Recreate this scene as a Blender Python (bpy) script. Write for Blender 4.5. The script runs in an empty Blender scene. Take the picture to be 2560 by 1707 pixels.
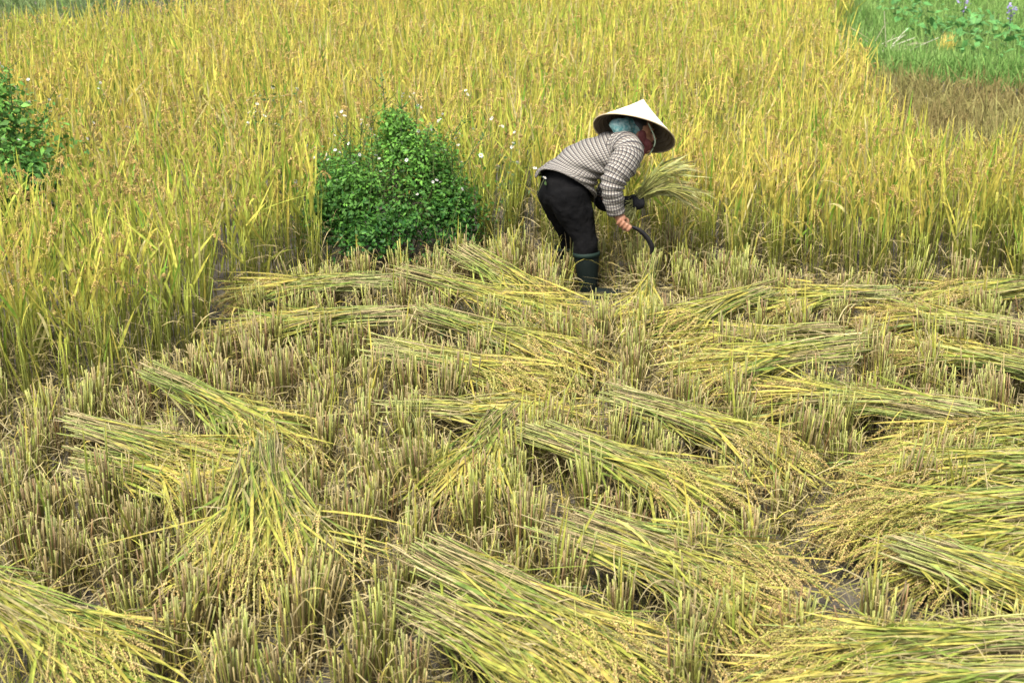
import bpy, math
import numpy as np
from mathutils import Vector, Matrix

# ------------------------------------------------------------------ camera
SC = bpy.context.scene
COL = SC.collection
F = 3500.0                      # focal length in pixels of the 2560 px wide photograph
PITCH = math.atan(1303.0 / F)
CH = 2.57
CP, SP = math.cos(PITCH), math.sin(PITCH)
cam = bpy.data.objects.new('camera', bpy.data.cameras.new('camera'))
COL.objects.link(cam)
cam.location = (0, 0, CH)
cam.rotation_euler = (math.pi / 2 - PITCH, 0, 0)
cam.data.sensor_width = 36
cam.data.lens = F / 2560 * 36
cam.data.clip_end = 2000
cam.data.dof.use_dof = True
cam.data.dof.focus_distance = 6.7
cam.data.dof.aperture_fstop = 5.0
SC.camera = cam

# ------------------------------------------------------------------ sky, sun, exposure (bright overcast)
SUN_EL, SUN_AZ = math.radians(58), math.radians(205)     # azimuth clockwise from +Y
w = bpy.data.worlds.new('World'); SC.world = w; w.use_nodes = True
nt = w.node_tree
bg = nt.nodes['Background']; bg.inputs['Strength'].default_value = 0.125
sky = nt.nodes.new('ShaderNodeTexSky'); sky.sky_type = 'NISHITA'; sky.sun_disc = False
sky.sun_elevation = SUN_EL; sky.sun_rotation = SUN_AZ
sky.dust_density = 4.0; sky.air_density = 1.0; sky.ozone_density = 1.0
hs = nt.nodes.new('ShaderNodeHueSaturation'); hs.inputs['Saturation'].default_value = 0.35
nt.links.new(sky.outputs[0], hs.inputs['Color']); nt.links.new(hs.outputs[0], bg.inputs['Color'])
sun = bpy.data.objects.new('sun', bpy.data.lights.new('sun', 'SUN')); COL.objects.link(sun)
sun.data.energy = 2.3; sun.data.angle = math.radians(20); sun.data.color = (1, .955, .87)
sd = Vector((math.sin(SUN_AZ) * math.cos(SUN_EL), math.cos(SUN_AZ) * math.cos(SUN_EL), math.sin(SUN_EL)))
sun.rotation_euler = sd.to_track_quat('Z', 'Y').to_euler()
SC.view_settings.view_transform = 'Standard'
SC.view_settings.look = 'None'
SC.view_settings.exposure = 1.78
SC.view_settings.gamma = 1.0

# ------------------------------------------------------------------ helpers
R = np.random.default_rng(7)
def ray(px, py):
    u = (px - 1280) / F; v = (py - 853.5) / F
    return np.array([u, CP - v * SP, -SP - v * CP])
def at_z(dx, dy, z=0.0):                 # a point of the photograph (2352 px wide view) at height z
    r = ray(dx * 1.0884, dy * 1.0884); t = (CH - z) / -r[2]
    return np.array([0, 0, CH]) + r * t
def at_y(px, py, Y):                     # photograph pixels (2560) at world depth Y
    r = ray(px, py); t = Y / r[1]
    return np.array([0, 0, CH]) + r * t
def pz(zx, zy, Y):                       # enlarged crop round the farmer
    return at_y(1300 + zx / 2.5286, 200 + zy / 2.5286, Y)
def nrm(a):
    return a / np.maximum(np.linalg.norm(a, axis=-1, keepdims=True), 1e-9)
UP = np.array([0, 0, 1.0])
def noise2(x, y, s=0):
    return (np.sin(x * 1.3 + 1.7 * s + 1.9 * np.sin(y * .9 + s)) + np.sin(y * 1.7 + 2.3 * s + 1.4 * np.sin(x * 1.1 - s)) + np.sin((x + y) * 2.6 + s * 5.1) * .6) / 2.6

class Geo:
    def __init__(s): s.v = []; s.c = []; s.f = []; s.n = 0
    def add(s, v, c, faces):             # faces: list of int arrays (n, k)
        s.v.append(v.reshape(-1, 3)); s.c.append(c.reshape(-1, 3))
        for f in faces: s.f.append(f + s.n)
        s.n += v.reshape(-1, 3).shape[0]
    def ribbon(s, path, side, wid, col):  # path (N,S,3) side (N,3)or(N,S,3) wid (N,S) col (N,S,3)
        N, S, _ = path.shape
        if side.ndim == 2: side = side[:, None, :]
        a = path - side * wid[..., None] * .5; b = path + side * wid[..., None] * .5
        v = np.stack([a, b], 2)
        c = np.repeat(col[:, :, None, :], 2, 2)
        i = (np.arange(N)[:, None] * S + np.arange(S - 1)[None, :]).reshape(-1) * 2
        s.add(v, c, [np.stack([i, i + 1, i + 3, i + 2], 1)])
    def tube(s, path, rad, col, k=3):
        N, S, _ = path.shape
        T = nrm(np.gradient(path, axis=1))
        ref = np.where(np.abs(T[..., 2:3]) > .9, np.array([1.0, 0, 0]), UP)
        A = nrm(np.cross(T, ref)); B = np.cross(T, A)
        ang = np.arange(k) * 2 * math.pi / k + .5
        v = path[:, :, None, :] + rad[..., None, None] * (A[:, :, None, :] * np.cos(ang)[:, None] + B[:, :, None, :] * np.sin(ang)[:, None])
        c = np.repeat(col[:, :, None, :], k, 2)
        base = (np.arange(N)[:, None] * S + np.arange(S - 1)[None, :]).reshape(-1) * k
        fs = []
        for j in range(k):
            j2 = (j + 1) % k
            fs.append(np.stack([base + j, base + j2, base + k + j2, base + k + j], 1))
        s.add(v, c, fs)
        cap = (np.arange(N) * S + S - 1) * k
        s.f.append(np.stack([cap + j for j in range(k)], 1) + s.n - N * S * k)
    def grains(s, cen, ax, ln, r, col):
        N = len(cen); ax = nrm(ax)
        A = nrm(np.cross(ax, nrm(R.normal(size=(N, 3))))); B = np.cross(ax, A)
        ang = np.arange(3) * 2 * math.pi / 3
        mid = cen[:, None] + r * (A[:, None] * np.cos(ang)[:, None] + B[:, None] * np.sin(ang)[:, None])
        v = np.concatenate([(cen - ax * ln * .5)[:, None], mid, (cen + ax * ln * .5)[:, None]], 1)
        c = np.repeat(col[:, None], 5, 1)
        i = np.arange(N) * 5
        fs = []
        for j in range(3):
            j2 = (j + 1) % 3
            fs += [np.stack([i, i + 1 + j2, i + 1 + j], 1), np.stack([i + 4, i + 1 + j, i + 1 + j2], 1)]
        s.add(v, c, fs)
    def build(s, name, mat, parent=None, smooth=False, origin=None):
        me = bpy.data.meshes.new(name)
        v = np.concatenate(s.v).astype(np.float32); c = np.concatenate(s.c)
        if origin is not None: v = v - np.asarray(origin, np.float32)
        nl = sum(f.size for f in s.f); nf = sum(len(f) for f in s.f)
        li = np.concatenate([f.reshape(-1) for f in s.f]).astype(np.int32)
        ks = np.concatenate([np.full(len(f), f.shape[1], np.int32) for f in s.f])
        me.vertices.add(len(v)); me.vertices.foreach_set('co', v.reshape(-1))
        me.loops.add(nl); me.loops.foreach_set('vertex_index', li)
        me.polygons.add(nf)
        me.polygons.foreach_set('loop_start', np.concatenate([[0], np.cumsum(ks)[:-1]]).astype(np.int32))
        me.polygons.foreach_set('loop_total', ks)
        me.update(calc_edges=True)
        at = me.color_attributes.new('col', 'FLOAT_COLOR', 'POINT')
        cc = np.ones((len(v), 4), np.float32); cc[:, :3] = np.clip(c, 0.003, 1)
        at.data.foreach_set('color', cc.reshape(-1))
        if smooth: me.polygons.foreach_set('use_smooth', np.ones(nf, bool))
        me.materials.append(mat)
        o = bpy.data.objects.new(name, me); COL.objects.link(o)
        if parent is not None: o.parent = parent
        elif origin is not None: o.location = origin
        return o

def curve_path(b, d, L, droop, S):       # straight start, bending under its own weight
    t = np.linspace(0, 1, S)[None, :, None]
    L = (L / (1 + .6 * droop))[:, None, None]
    return b[:, None] + L * (d[:, None] * t - UP * droop[:, None, None] * t ** 2)
def leaf_w(W, S, base=.55, tip=2.0):
    t = np.linspace(0, 1, S)[None]
    return W[:, None] * np.minimum(1, base + 1.8 * t) * np.clip(1 - t ** tip, .02, 1)
def grad(c0, c1, S, pw=1.0):
    t = np.linspace(0, 1, S)[None, :, None] ** pw
    return c0[:, None] * (1 - t) + c1[:, None] * t
def rc(N, a, b, jit=.12):                # random mix of two colours with a brightness jitter
    m = R.random((N, 1)); c = np.array(a) * (1 - m) + np.array(b) * m
    return c * (1 + jit * R.normal(size=(N, 1)))
def rdir(N, lean):                       # near vertical directions
    a = R.random(N) * 2 * math.pi; l = np.abs(lean)
    return np.stack([np.cos(a) * np.sin(l), np.sin(a) * np.sin(l), np.cos(l)], 1)

def empty(name, loc):
    o = bpy.data.objects.new(name, None); COL.objects.link(o); o.location = loc; o.empty_display_size = .1
    return o
def tag(o, label, cat, group=None, kind=None):
    if label: o['label'] = label
    if cat: o['category'] = cat
    if group: o['group'] = group
    if kind: o['kind'] = kind
    return o

# ------------------------------------------------------------------ materials
def new_mat(name):
    m = bpy.data.materials.new(name); m.use_nodes = True
    return m, m.node_tree, m.node_tree.nodes, m.node_tree.links
def plant_mat(name, transl=.3, rough=.5, spec=.25, mult=1.0):
    m, t, N, Lk = new_mat(name)
    p = N['Principled BSDF']; out = N['Material Output']
    a = N.new('ShaderNodeAttribute'); a.attribute_name = 'col'
    tc = N.new('ShaderNodeTexCoord')
    ns = N.new('ShaderNodeTexNoise'); ns.inputs['Scale'].default_value = 38; ns.inputs['Detail'].default_value = 3
    Lk.new(tc.outputs['Object'], ns.inputs['Vector'])
    mr = N.new('ShaderNodeMapRange'); mr.inputs[1].default_value = .3; mr.inputs[2].default_value = .7
    mr.inputs[3].default_value = .37 * mult; mr.inputs[4].default_value = .72 * mult
    Lk.new(ns.outputs[0], mr.inputs[0])
    mx = N.new('ShaderNodeVectorMath'); mx.operation = 'SCALE'
    Lk.new(a.outputs['Color'], mx.inputs[0]); Lk.new(mr.outputs[0], mx.inputs['Scale'])
    Lk.new(mx.outputs[0], p.inputs['Base Color'])
    p.inputs['Roughness'].default_value = rough; p.inputs['Specular IOR Level'].default_value = spec
    if transl > 0:
        tr = N.new('ShaderNodeBsdfTranslucent'); Lk.new(mx.outputs[0], tr.inputs['Color'])
        ms = N.new('ShaderNodeMixShader'); ms.inputs[0].default_value = transl
        Lk.new(p.outputs[0], ms.inputs[1]); Lk.new(tr.outputs[0], ms.inputs[2]); Lk.new(ms.outputs[0], out.inputs[0])
    return m
M_LEAF = plant_mat('rice_leaf', .22, .5, .25, .88)
M_RICE = plant_mat('standing_rice_leaf', .40, .6, .12, 1.34)
M_STRAW = plant_mat('straw', .04, .5, .25, .86)
M_GRAIN = plant_mat('rice_grain', .1, .5, .3)
M_BUSH = plant_mat('bush_leaf', .25, .6, .25)
M_GRASS = plant_mat('grass', .38, .6, .12, 1.42)
M_PETAL = plant_mat('petal', .2, .6, .1)

def simple_mat(name, col, rough=.6, spec=.3, noise=None, bump=None):
    m, t, N, Lk = new_mat(name); p = N['Principled BSDF']
    p.inputs['Base Color'].default_value = (*col, 1); p.inputs['Roughness'].default_value = rough
    p.inputs['Specular IOR Level'].default_value = spec
    tc = N.new('ShaderNodeTexCoord')
    if noise:
        ns = N.new('ShaderNodeTexNoise'); ns.inputs['Scale'].default_value = noise[0]; ns.inputs['Detail'].default_value = 5
        Lk.new(tc.outputs['Object'], ns.inputs['Vector'])
        cr = N.new('ShaderNodeValToRGB'); cr.color_ramp.elements[0].position = .35; cr.color_ramp.elements[1].position = .68
        cr.color_ramp.elements[0].color = (*col, 1); cr.color_ramp.elements[1].color = (*noise[1], 1)
        Lk.new(ns.outputs[0], cr.inputs[0]); Lk.new(cr.outputs[0], p.inputs['Base Color'])
    if bump:
        nb = N.new('ShaderNodeTexNoise'); nb.inputs['Scale'].default_value = bump[0]; nb.inputs['Detail'].default_value = 4
        Lk.new(tc.outputs['Object'], nb.inputs['Vector'])
        b = N.new('ShaderNodeBump'); b.inputs['Strength'].default_value = bump[1]; b.inputs['Distance'].default_value = bump[2]
        Lk.new(nb.outputs[0], b.inputs['Height']); Lk.new(b.outputs[0], p.inputs['Normal'])
    return m

# ------------------------------------------------------------------ palette (base colours)
YEL, YGR, GRN = (.74, .57, .12), (.46, .49, .075), (.15, .27, .03)
TAN, PALE, BRN, RUST = (.41, .33, .125), (.58, .48, .24), (.12, .08, .03), (.30, .15, .05)
GOLD, DGOLD = (.82, .60, .24), (.50, .34, .11)

# ------------------------------------------------------------------ ground
def ground():
    m, t, N, Lk = new_mat('mud')
    p = N['Principled BSDF']; p.inputs['Roughness'].default_value = .9; p.inputs['Specular IOR Level'].default_value = .15
    g = N.new('ShaderNodeNewGeometry')
    n1 = N.new('ShaderNodeTexNoise'); n1.inputs['Scale'].default_value = 5; n1.inputs['Detail'].default_value = 8
    n2 = N.new('ShaderNodeTexNoise'); n2.inputs['Scale'].default_value = 60; n2.inputs['Detail'].default_value = 4
    Lk.new(g.outputs['Position'], n1.inputs['Vector']); Lk.new(g.outputs['Position'], n2.inputs['Vector'])
    cr = N.new('ShaderNodeValToRGB'); cr.color_ramp.elements[0].position = .3; cr.color_ramp.elements[1].position = .7
    cr.color_ramp.elements[0].color = (.014, .012, .009, 1); cr.color_ramp.elements[1].color = (.12, .105, .082, 1)
    Lk.new(n1.outputs[0], cr.inputs[0]); Lk.new(cr.outputs[0], p.inputs['Base Color'])
    b = N.new('ShaderNodeBump'); b.inputs['Distance'].default_value = .02; b.inputs['Strength'].default_value = .8
    Lk.new(n2.outputs[0], b.inputs['Height']); Lk.new(b.outputs[0], p.inputs['Normal'])
    G = Geo()
    xs = np.concatenate([[-600, -60], np.linspace(-14, 14, 240), [60, 600]])
    ys = np.concatenate([[-600, -60, -5], np.linspace(2, 26, 240), [60, 900]])
    X, Y = np.meshgrid(xs, ys); ins = (np.abs(X) < 14.1) & (Y > 1.9) & (Y < 26.1)
    Z = np.where(ins, .018 * noise2(X * 7, Y * 7, 2) + .012 * noise2(X * 19, Y * 17, 5), 0)
    v = np.stack([X, Y, Z], -1); nx, ny = len(xs), len(ys)
    i = (np.arange(ny - 1)[:, None] * nx + np.arange(nx - 1)[None]).reshape(-1)
    G.add(v, np.full_like(v, .1), [np.stack([i, i + 1, i + nx + 1, i + nx], 1)])
    o = G.build('ground', m, smooth=True); tag(o, 'dark wet mud ground of the harvested rice field', 'ground', kind='structure')
ground()

# ------------------------------------------------------------------ layout of the field
EDGE = [at_z(*p) for p in ((-900, 995), (0, 985), (200, 960), (430, 900), (560, 755), (700, 690), (745, 665), (1120, 630), (1240, 615), (1400, 615), (1560, 630), (1700, 685), (2000, 700), (2352, 725), (3400, 735))]
EX = np.array([e[0] for e in EDGE]); EY = np.array([e[1] for e in EDGE])
def edge_y(x): return np.interp(x, EX, EY)
# the far borders of the ripe field
def right_border(y):                     # x of the border towards the faded patch and the green plot
    return np.interp(y, [8.2, 8.7, 10.5, 12.5, 14.0, 17, 19.5, 22], [20, 2.65, 2.8, 3.0, 3.15, 3.9, 4.7, 4.6])
def far_y(x): return np.interp(x, [-12, -6.5, -4.2, -2.5, 0], [13.6, 14.1, 15.2, 17.5, 25])
BUSH1 = dict(c=at_z(895, 675) + np.array([0, .55, 0]), r=.60, h=.84)
BUSH2 = dict(c=np.array([-3.3, 8.45, 0]), r=.74, h=1.10)
FARMER = at_z(1350, 690)

def in_bush(x, y, k=.9):
    m = np.zeros(x.shape, bool)
    for b, o_ in ((BUSH1, 0), (BUSH2, .25)):
        m |= ((x - b['c'][0]) / (b['r'] * k)) ** 2 + ((y - b['c'][1] + o_) / (b['r'] * (k + o_ * .4))) ** 2 < 1
    return m

def panicles(G, b, d, L, droop, ng, gs=.0075):
    N = len(b); S = 6
    P = curve_path(b, d, L, droop, S)
    ax = nrm(np.cross(d, UP) + 1e-6)
    G.ribbon(P, ax, np.full((N, S), .0025), np.repeat(rc(N, TAN, YGR)[:, None], S, 1))
    t = np.clip(.28 + .72 * R.random((N, ng)) ** .85, 0, 1)
    Lf = (L / (1 + .6 * droop))[:, None, None]
    pos = b[:, None] + Lf * (d[:, None] * t[..., None] - UP * droop[:, None, None] * t[..., None] ** 2)
    tan = nrm(d[:, None] - UP * 2 * droop[:, None, None] * t[..., None])
    pos = pos + R.normal(size=pos.shape) * .0045 * (1.3 - t[..., None]) - UP * .012 * R.random(t.shape)[..., None]
    axg = nrm(tan + .35 * R.normal(size=tan.shape) - UP * .3)
    c = np.repeat(rc(N, GOLD, DGOLD, .1)[:, None], ng, 1) * (1 + .12 * R.normal(size=(N, ng, 1)))
    gr = (R.random((N, 1, 1)) < .25) * .5
    c = c * (1 - gr) + np.array(YGR) * gr
    G.grains(pos.reshape(-1, 3), axg.reshape(-1, 3), gs, gs * .31, c.reshape(-1, 3))

# ------------------------------------------------------------------ standing rice
def rice_field():
    sp = .185
    xs = np.arange(-12, 12, sp); ys = np.arange(5.5, 22.5, sp)
    X, Y = np.meshgrid(xs, ys); X = X.reshape(-1); Y = Y.reshape(-1)
    X = X + R.normal(size=X.shape) * .035; Y = Y + R.normal(size=Y.shape) * .035
    k = (np.abs(X) < .43 * Y + .5) & (Y > edge_y(X) + .04 * R.normal(size=X.shape)) & (X < right_border(Y) + .08 * R.normal(size=X.shape)) & (Y < far_y(X)) & ~in_bush(X, Y)
    X, Y = X[k], Y[k]; N = len(X)
    hgt = .72 + .05 * noise2(X * 1.2, Y * .9, 1) + .04 * R.normal(size=N)
    frontd = Y - edge_y(X)
    ripe = np.clip(.47 + .5 * noise2(X * .8, Y * .7, 3) + .15 * R.normal(size=N), 0, 1)   # 1 yellow, 0 green
    brown = np.clip(.28 + .55 * noise2(X * .55 + 3, Y * 1.1, 6), 0, 1)
    print('rice hills', N)
    G = Geo()
    def rep(n): return np.repeat(np.arange(N), n)
    # stems
    for sel, n in ((frontd < 1.1, 16), (frontd >= 1.1, 4)):
        idx = np.repeat(np.where(sel)[0], n); M = len(idx)
        b = np.stack([X[idx], Y[idx], np.zeros(M)], 1) + np.concatenate([R.normal(size=(M, 2)) * .028, np.zeros((M, 1))], 1)
        d = rdir(M, np.abs(R.normal(size=M)) * .11)
        P = curve_path(b, d, hgt[idx] * (.55 + .3 * R.random(M)), .06 * R.random(M), 4)
        G.tube(P, np.full((M, 4), .0026), grad(rc(M, BRN, (.24, .24, .07), .2), rc(M, (.26, .32, .06), YGR), 4, .6))
    # leaves
    for sel, n, wk in ((frontd < 1.1, 26, 1.25), ((frontd >= 1.1) & (Y < 12), 15, 1.35), ((frontd >= 1.1) & (Y >= 12), 14, 1.5)):
        idx = np.repeat(np.where(sel)[0], n); M = len(idx)
        h0 = np.where(R.random(M) < .68, .40 + .24 * R.random(M), .08 + .4 * R.random(M)) * hgt[idx] / .76
        off = R.normal(size=(M, 2)) * (.025 + .04 * h0[:, None])
        b = np.stack([X[idx] + off[:, 0], Y[idx] + off[:, 1], h0], 1)
        d = rdir(M, np.abs(R.normal(size=M)) * .30 + .04)
        d[:, 0] += .06 * noise2(X[idx], Y[idx], 8)
        d = nrm(d)
        L = (.20 + .26 * R.random(M)) * (1.0)
        droop = np.where(R.random(M) < .72, .08 * R.random(M), .3 + .7 * R.random(M))
        top = np.clip((hgt[idx] * 1.20 - h0) * (1 + .08 * R.normal(size=M)), .12, None); L = np.where(droop < .1, np.minimum(L, top), L)
        S = 6
        P = curve_path(b, d, L, droop, S)
        side = nrm(np.cross(d, nrm(R.normal(size=(M, 3)) * np.array([1, 1, .3]))))
        W = (.007 + .006 * R.random(M)) * wk
        rp = np.clip(ripe[idx] + .3 * R.normal(size=M), 0, 1)[:, None]
        c1 = np.array(YGR) * (1 - rp) + np.array(YEL) * rp
        gsel = (R.random(M) < .10)[:, None]; c1 = np.where(gsel, np.array(GRN) * 1.3, c1)
        dsel = (R.random(M) < .10 + .22 * (h0 < .3) + .12 * brown[idx])[:, None]; c1 = np.where(dsel, rc(M, TAN, PALE), c1)
        c1 = c1 * (1 + .14 * R.normal(size=(M, 1)))
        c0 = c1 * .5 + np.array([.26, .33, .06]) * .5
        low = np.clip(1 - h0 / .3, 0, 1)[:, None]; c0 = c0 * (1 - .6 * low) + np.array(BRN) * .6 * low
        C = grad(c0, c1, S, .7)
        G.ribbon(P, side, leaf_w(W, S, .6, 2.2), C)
    idx = np.repeat(np.where(frontd < .7)[0], 34); M = len(idx)
    b = np.stack([X[idx], Y[idx], .03 + .38 * R.random(M)], 1); b[:, :2] += R.normal(size=(M, 2)) * .07
    d = rdir(M, .3 + 1.0 * R.random(M)); P = curve_path(b, d, .12 + .2 * R.random(M), .2 + 1.0 * R.random(M), 6); P[..., 2] = np.maximum(P[..., 2], .01)
    G.ribbon(P, nrm(np.cross(d, R.normal(size=(M, 3)))), leaf_w(.003 + .003 * R.random(M), 6), np.repeat(rc(M, TAN, PALE, .2)[:, None], 6, 1))
    # ears
    for sel, n, ng, gs in ((Y < 9.2, 9, 40, .0100), ((Y >= 9.2) & (Y < 12.5), 6, 22, .013), (Y >= 12.5, 5, 12, .017)):
        nn = np.clip(np.round(n * (.6 + .9 * brown)), 1, None).astype(int)
        w_ = np.where(sel)[0]; idx = np.repeat(w_, nn[w_]); M = len(idx)
        h0 = hgt[idx] * (.78 + .24 * R.random(M))
        b = np.stack([X[idx], Y[idx], h0], 1); b[:, :2] += R.normal(size=(M, 2)) * .035
        d = rdir(M, .25 + .5 * R.random(M))
        panicles(G, b, d, .19 + .08 * R.random(M), .6 + .9 * R.random(M), ng, gs)
    o = G.build('rice_field', M_RICE)
    tag(o, 'tall ripe yellow green rice standing uncut behind the farmer', 'rice field', kind='stuff')
rice_field()

# ------------------------------------------------------------------ faded low patch, green plot, far bank
def patch(name, label, cat, xy, n, L, W, cols, tipc, lean=.5, droop=.5, z0=0., z0v=.1, S=4, seed=0, hfun=None, mat=None):
    G = Geo(); M = len(xy)
    h = z0 + z0v * R.random(M)
    if hfun is not None: h = h + hfun(xy[:, 0], xy[:, 1])
    b = np.concatenate([xy, h[:, None]], 1)
    d = rdir(M, lean * np.abs(R.normal(size=M)))
    P = curve_path(b, d, L * (.6 + .8 * R.random(M)), droop * R.random(M), S)
    side = nrm(np.cross(d, nrm(R.normal(size=(M, 3)))))
    k = np.clip(.5 + .5 * noise2(xy[:, 0] * 1.6, xy[:, 1] * 1.3, seed) + .25 * R.normal(size=M), 0, 1)[:, None]
    c = np.array(cols[0]) * (1 - k) + np.array(cols[1]) * k
    c = c * (1 + .15 * R.normal(size=(M, 1)))
    G.ribbon(P, side, leaf_w(W * (.7 + .6 * R.random(M)), S), grad(c * .8, c * (1 - tipc) + np.array(PALE) * tipc, S))
    o = G.build(name, mat or M_GRASS); tag(o, label, cat, kind='stuff'); return o
def sample(n, y0, y1, test):
    y = y0 + (y1 - y0) * R.random(n); x = (R.random(n) * 2 - 1) * (.45 * y + .5)
    k = test(x, y); return np.stack([x[k], y[k]], 1)
def plot_edge(x): return 13.7 - .62 * np.clip(x - 3.4, 0, 5) + .12 * np.sin(x * 4) - 1.2 * (x > 20)
# faded patch: tufts in a loose grid
q = sample(110000, 8.6, 14.6, lambda x, y: (x > right_border(y) - .25) & (y < plot_edge(x) + .35))
tuft = np.round(q / .21) * .21 + R.normal(size=q.shape) * .06
patch('faded_rice_patch', 'low faded brownish rice lying beyond the right side of the standing rice', 'rice stubble', tuft, 0, .26, .013, ((.25, .19, .07), (.30, .29, .09)), .15, .6, .8, 0, .24, seed=4)
def ridge(x, y): return .28 * np.exp(-((y - plot_edge(x) - .45) / .5) ** 2) + .05 * noise2(x * 3, y * 3, 2) + .12
q = sample(120000, 12.0, 22.5, lambda x, y: (x > right_border(y) - .1) & (y > plot_edge(x)))
patch('green_weeds', 'bright green grass and weeds covering the neighbouring plot at upper right', 'weeds', q, 0, .22, .014, ((.13, .29, .055), (.28, .44, .12)), .08, .45, .6, -.12, .12, seed=9, hfun=ridge)
q = sample(70000, 12.5, 23, lambda x, y: (x < 0) & (y > far_y(x) + .15))
patch('grassy_bank', 'dark green grassy bank behind the far left end of the rice', 'grass', q, 0, .30, .016, ((.10, .18, .05), (.22, .33, .12)), .15, .5, .7, 0, .35, seed=5, hfun=lambda x, y: .25 + .06 * (y - 13) + .08 * noise2(x * 2, y * 2, 3))

# ------------------------------------------------------------------ leafy bushes with white flowers
def leaves(G, pos, nrmv, size, col):      # folded pointed leaf: 6 vertices
    N = len(pos); n = nrm(nrmv); a = nrm(np.cross(n, nrm(R.normal(size=(N, 3))))); s = np.cross(n, a)
    L = size[:, None]
    v = np.stack([pos, pos + a * L * .35 + s * L * .26 + n * L * .06, pos + a * L * .38, pos + a * L * .35 - s * L * .26 + n * L * .06, pos + a * L - n * L * .12], 1)
    c = np.repeat(col[:, None], 5, 1); i = np.arange(N) * 5
    G.add(v, c, [np.stack([i, i + 1, i + 2], 1), np.stack([i, i + 2, i + 3], 1), np.stack([i + 1, i + 4, i + 2], 1), np.stack([i + 2, i + 4, i + 3], 1)])
FL = None
def flower_mesh():
    G = Geo(); k = 6
    for j in range(k):
        a = j * 2 * math.pi / k; dr = np.array([math.cos(a), math.sin(a), .12]); s = np.array([-math.sin(a), math.cos(a), 0])
        v = np.array([dr * .003, dr * .009 + s * .0045, dr * .015 + s * .003, dr * .015 - s * .003, dr * .009 - s * .0045])
        G.add(v, np.full((5, 3), .82), [np.array([[0, 1, 2, 3, 4]])])
    a = np.arange(8) * math.pi / 4
    v = np.concatenate([np.stack([np.cos(a) * .005, np.sin(a) * .005, np.full(8, .002)], 1), [[0, 0, .006]]])
    G.add(v, np.tile([.65, .45, .04], (9, 1)), [np.array([[j, (j + 1) % 8, 8] for j in range(8)])])
    return G
def add_flower(root, p, first=[None], s=1.0):
    if first[0] is None:
        o = flower_mesh().build('flower', M_PETAL, root); first[0] = o
    else:
        o = first[0].copy(); COL.objects.link(o); o.parent = root
    o.location = p; o.scale = (s,) * 3
    o.rotation_euler = (.6 + .6 * R.normal(), .35 * R.normal(), R.random() * 6.28)
def stems(G, b, d, L, droop, rad, col, S=6):
    P = curve_path(b, d, L, droop, S); t = np.linspace(1, .45, S)
    G.tube(P, rad[:, None] * t[None], np.repeat(col[:, None], S, 1)); return P
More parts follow.
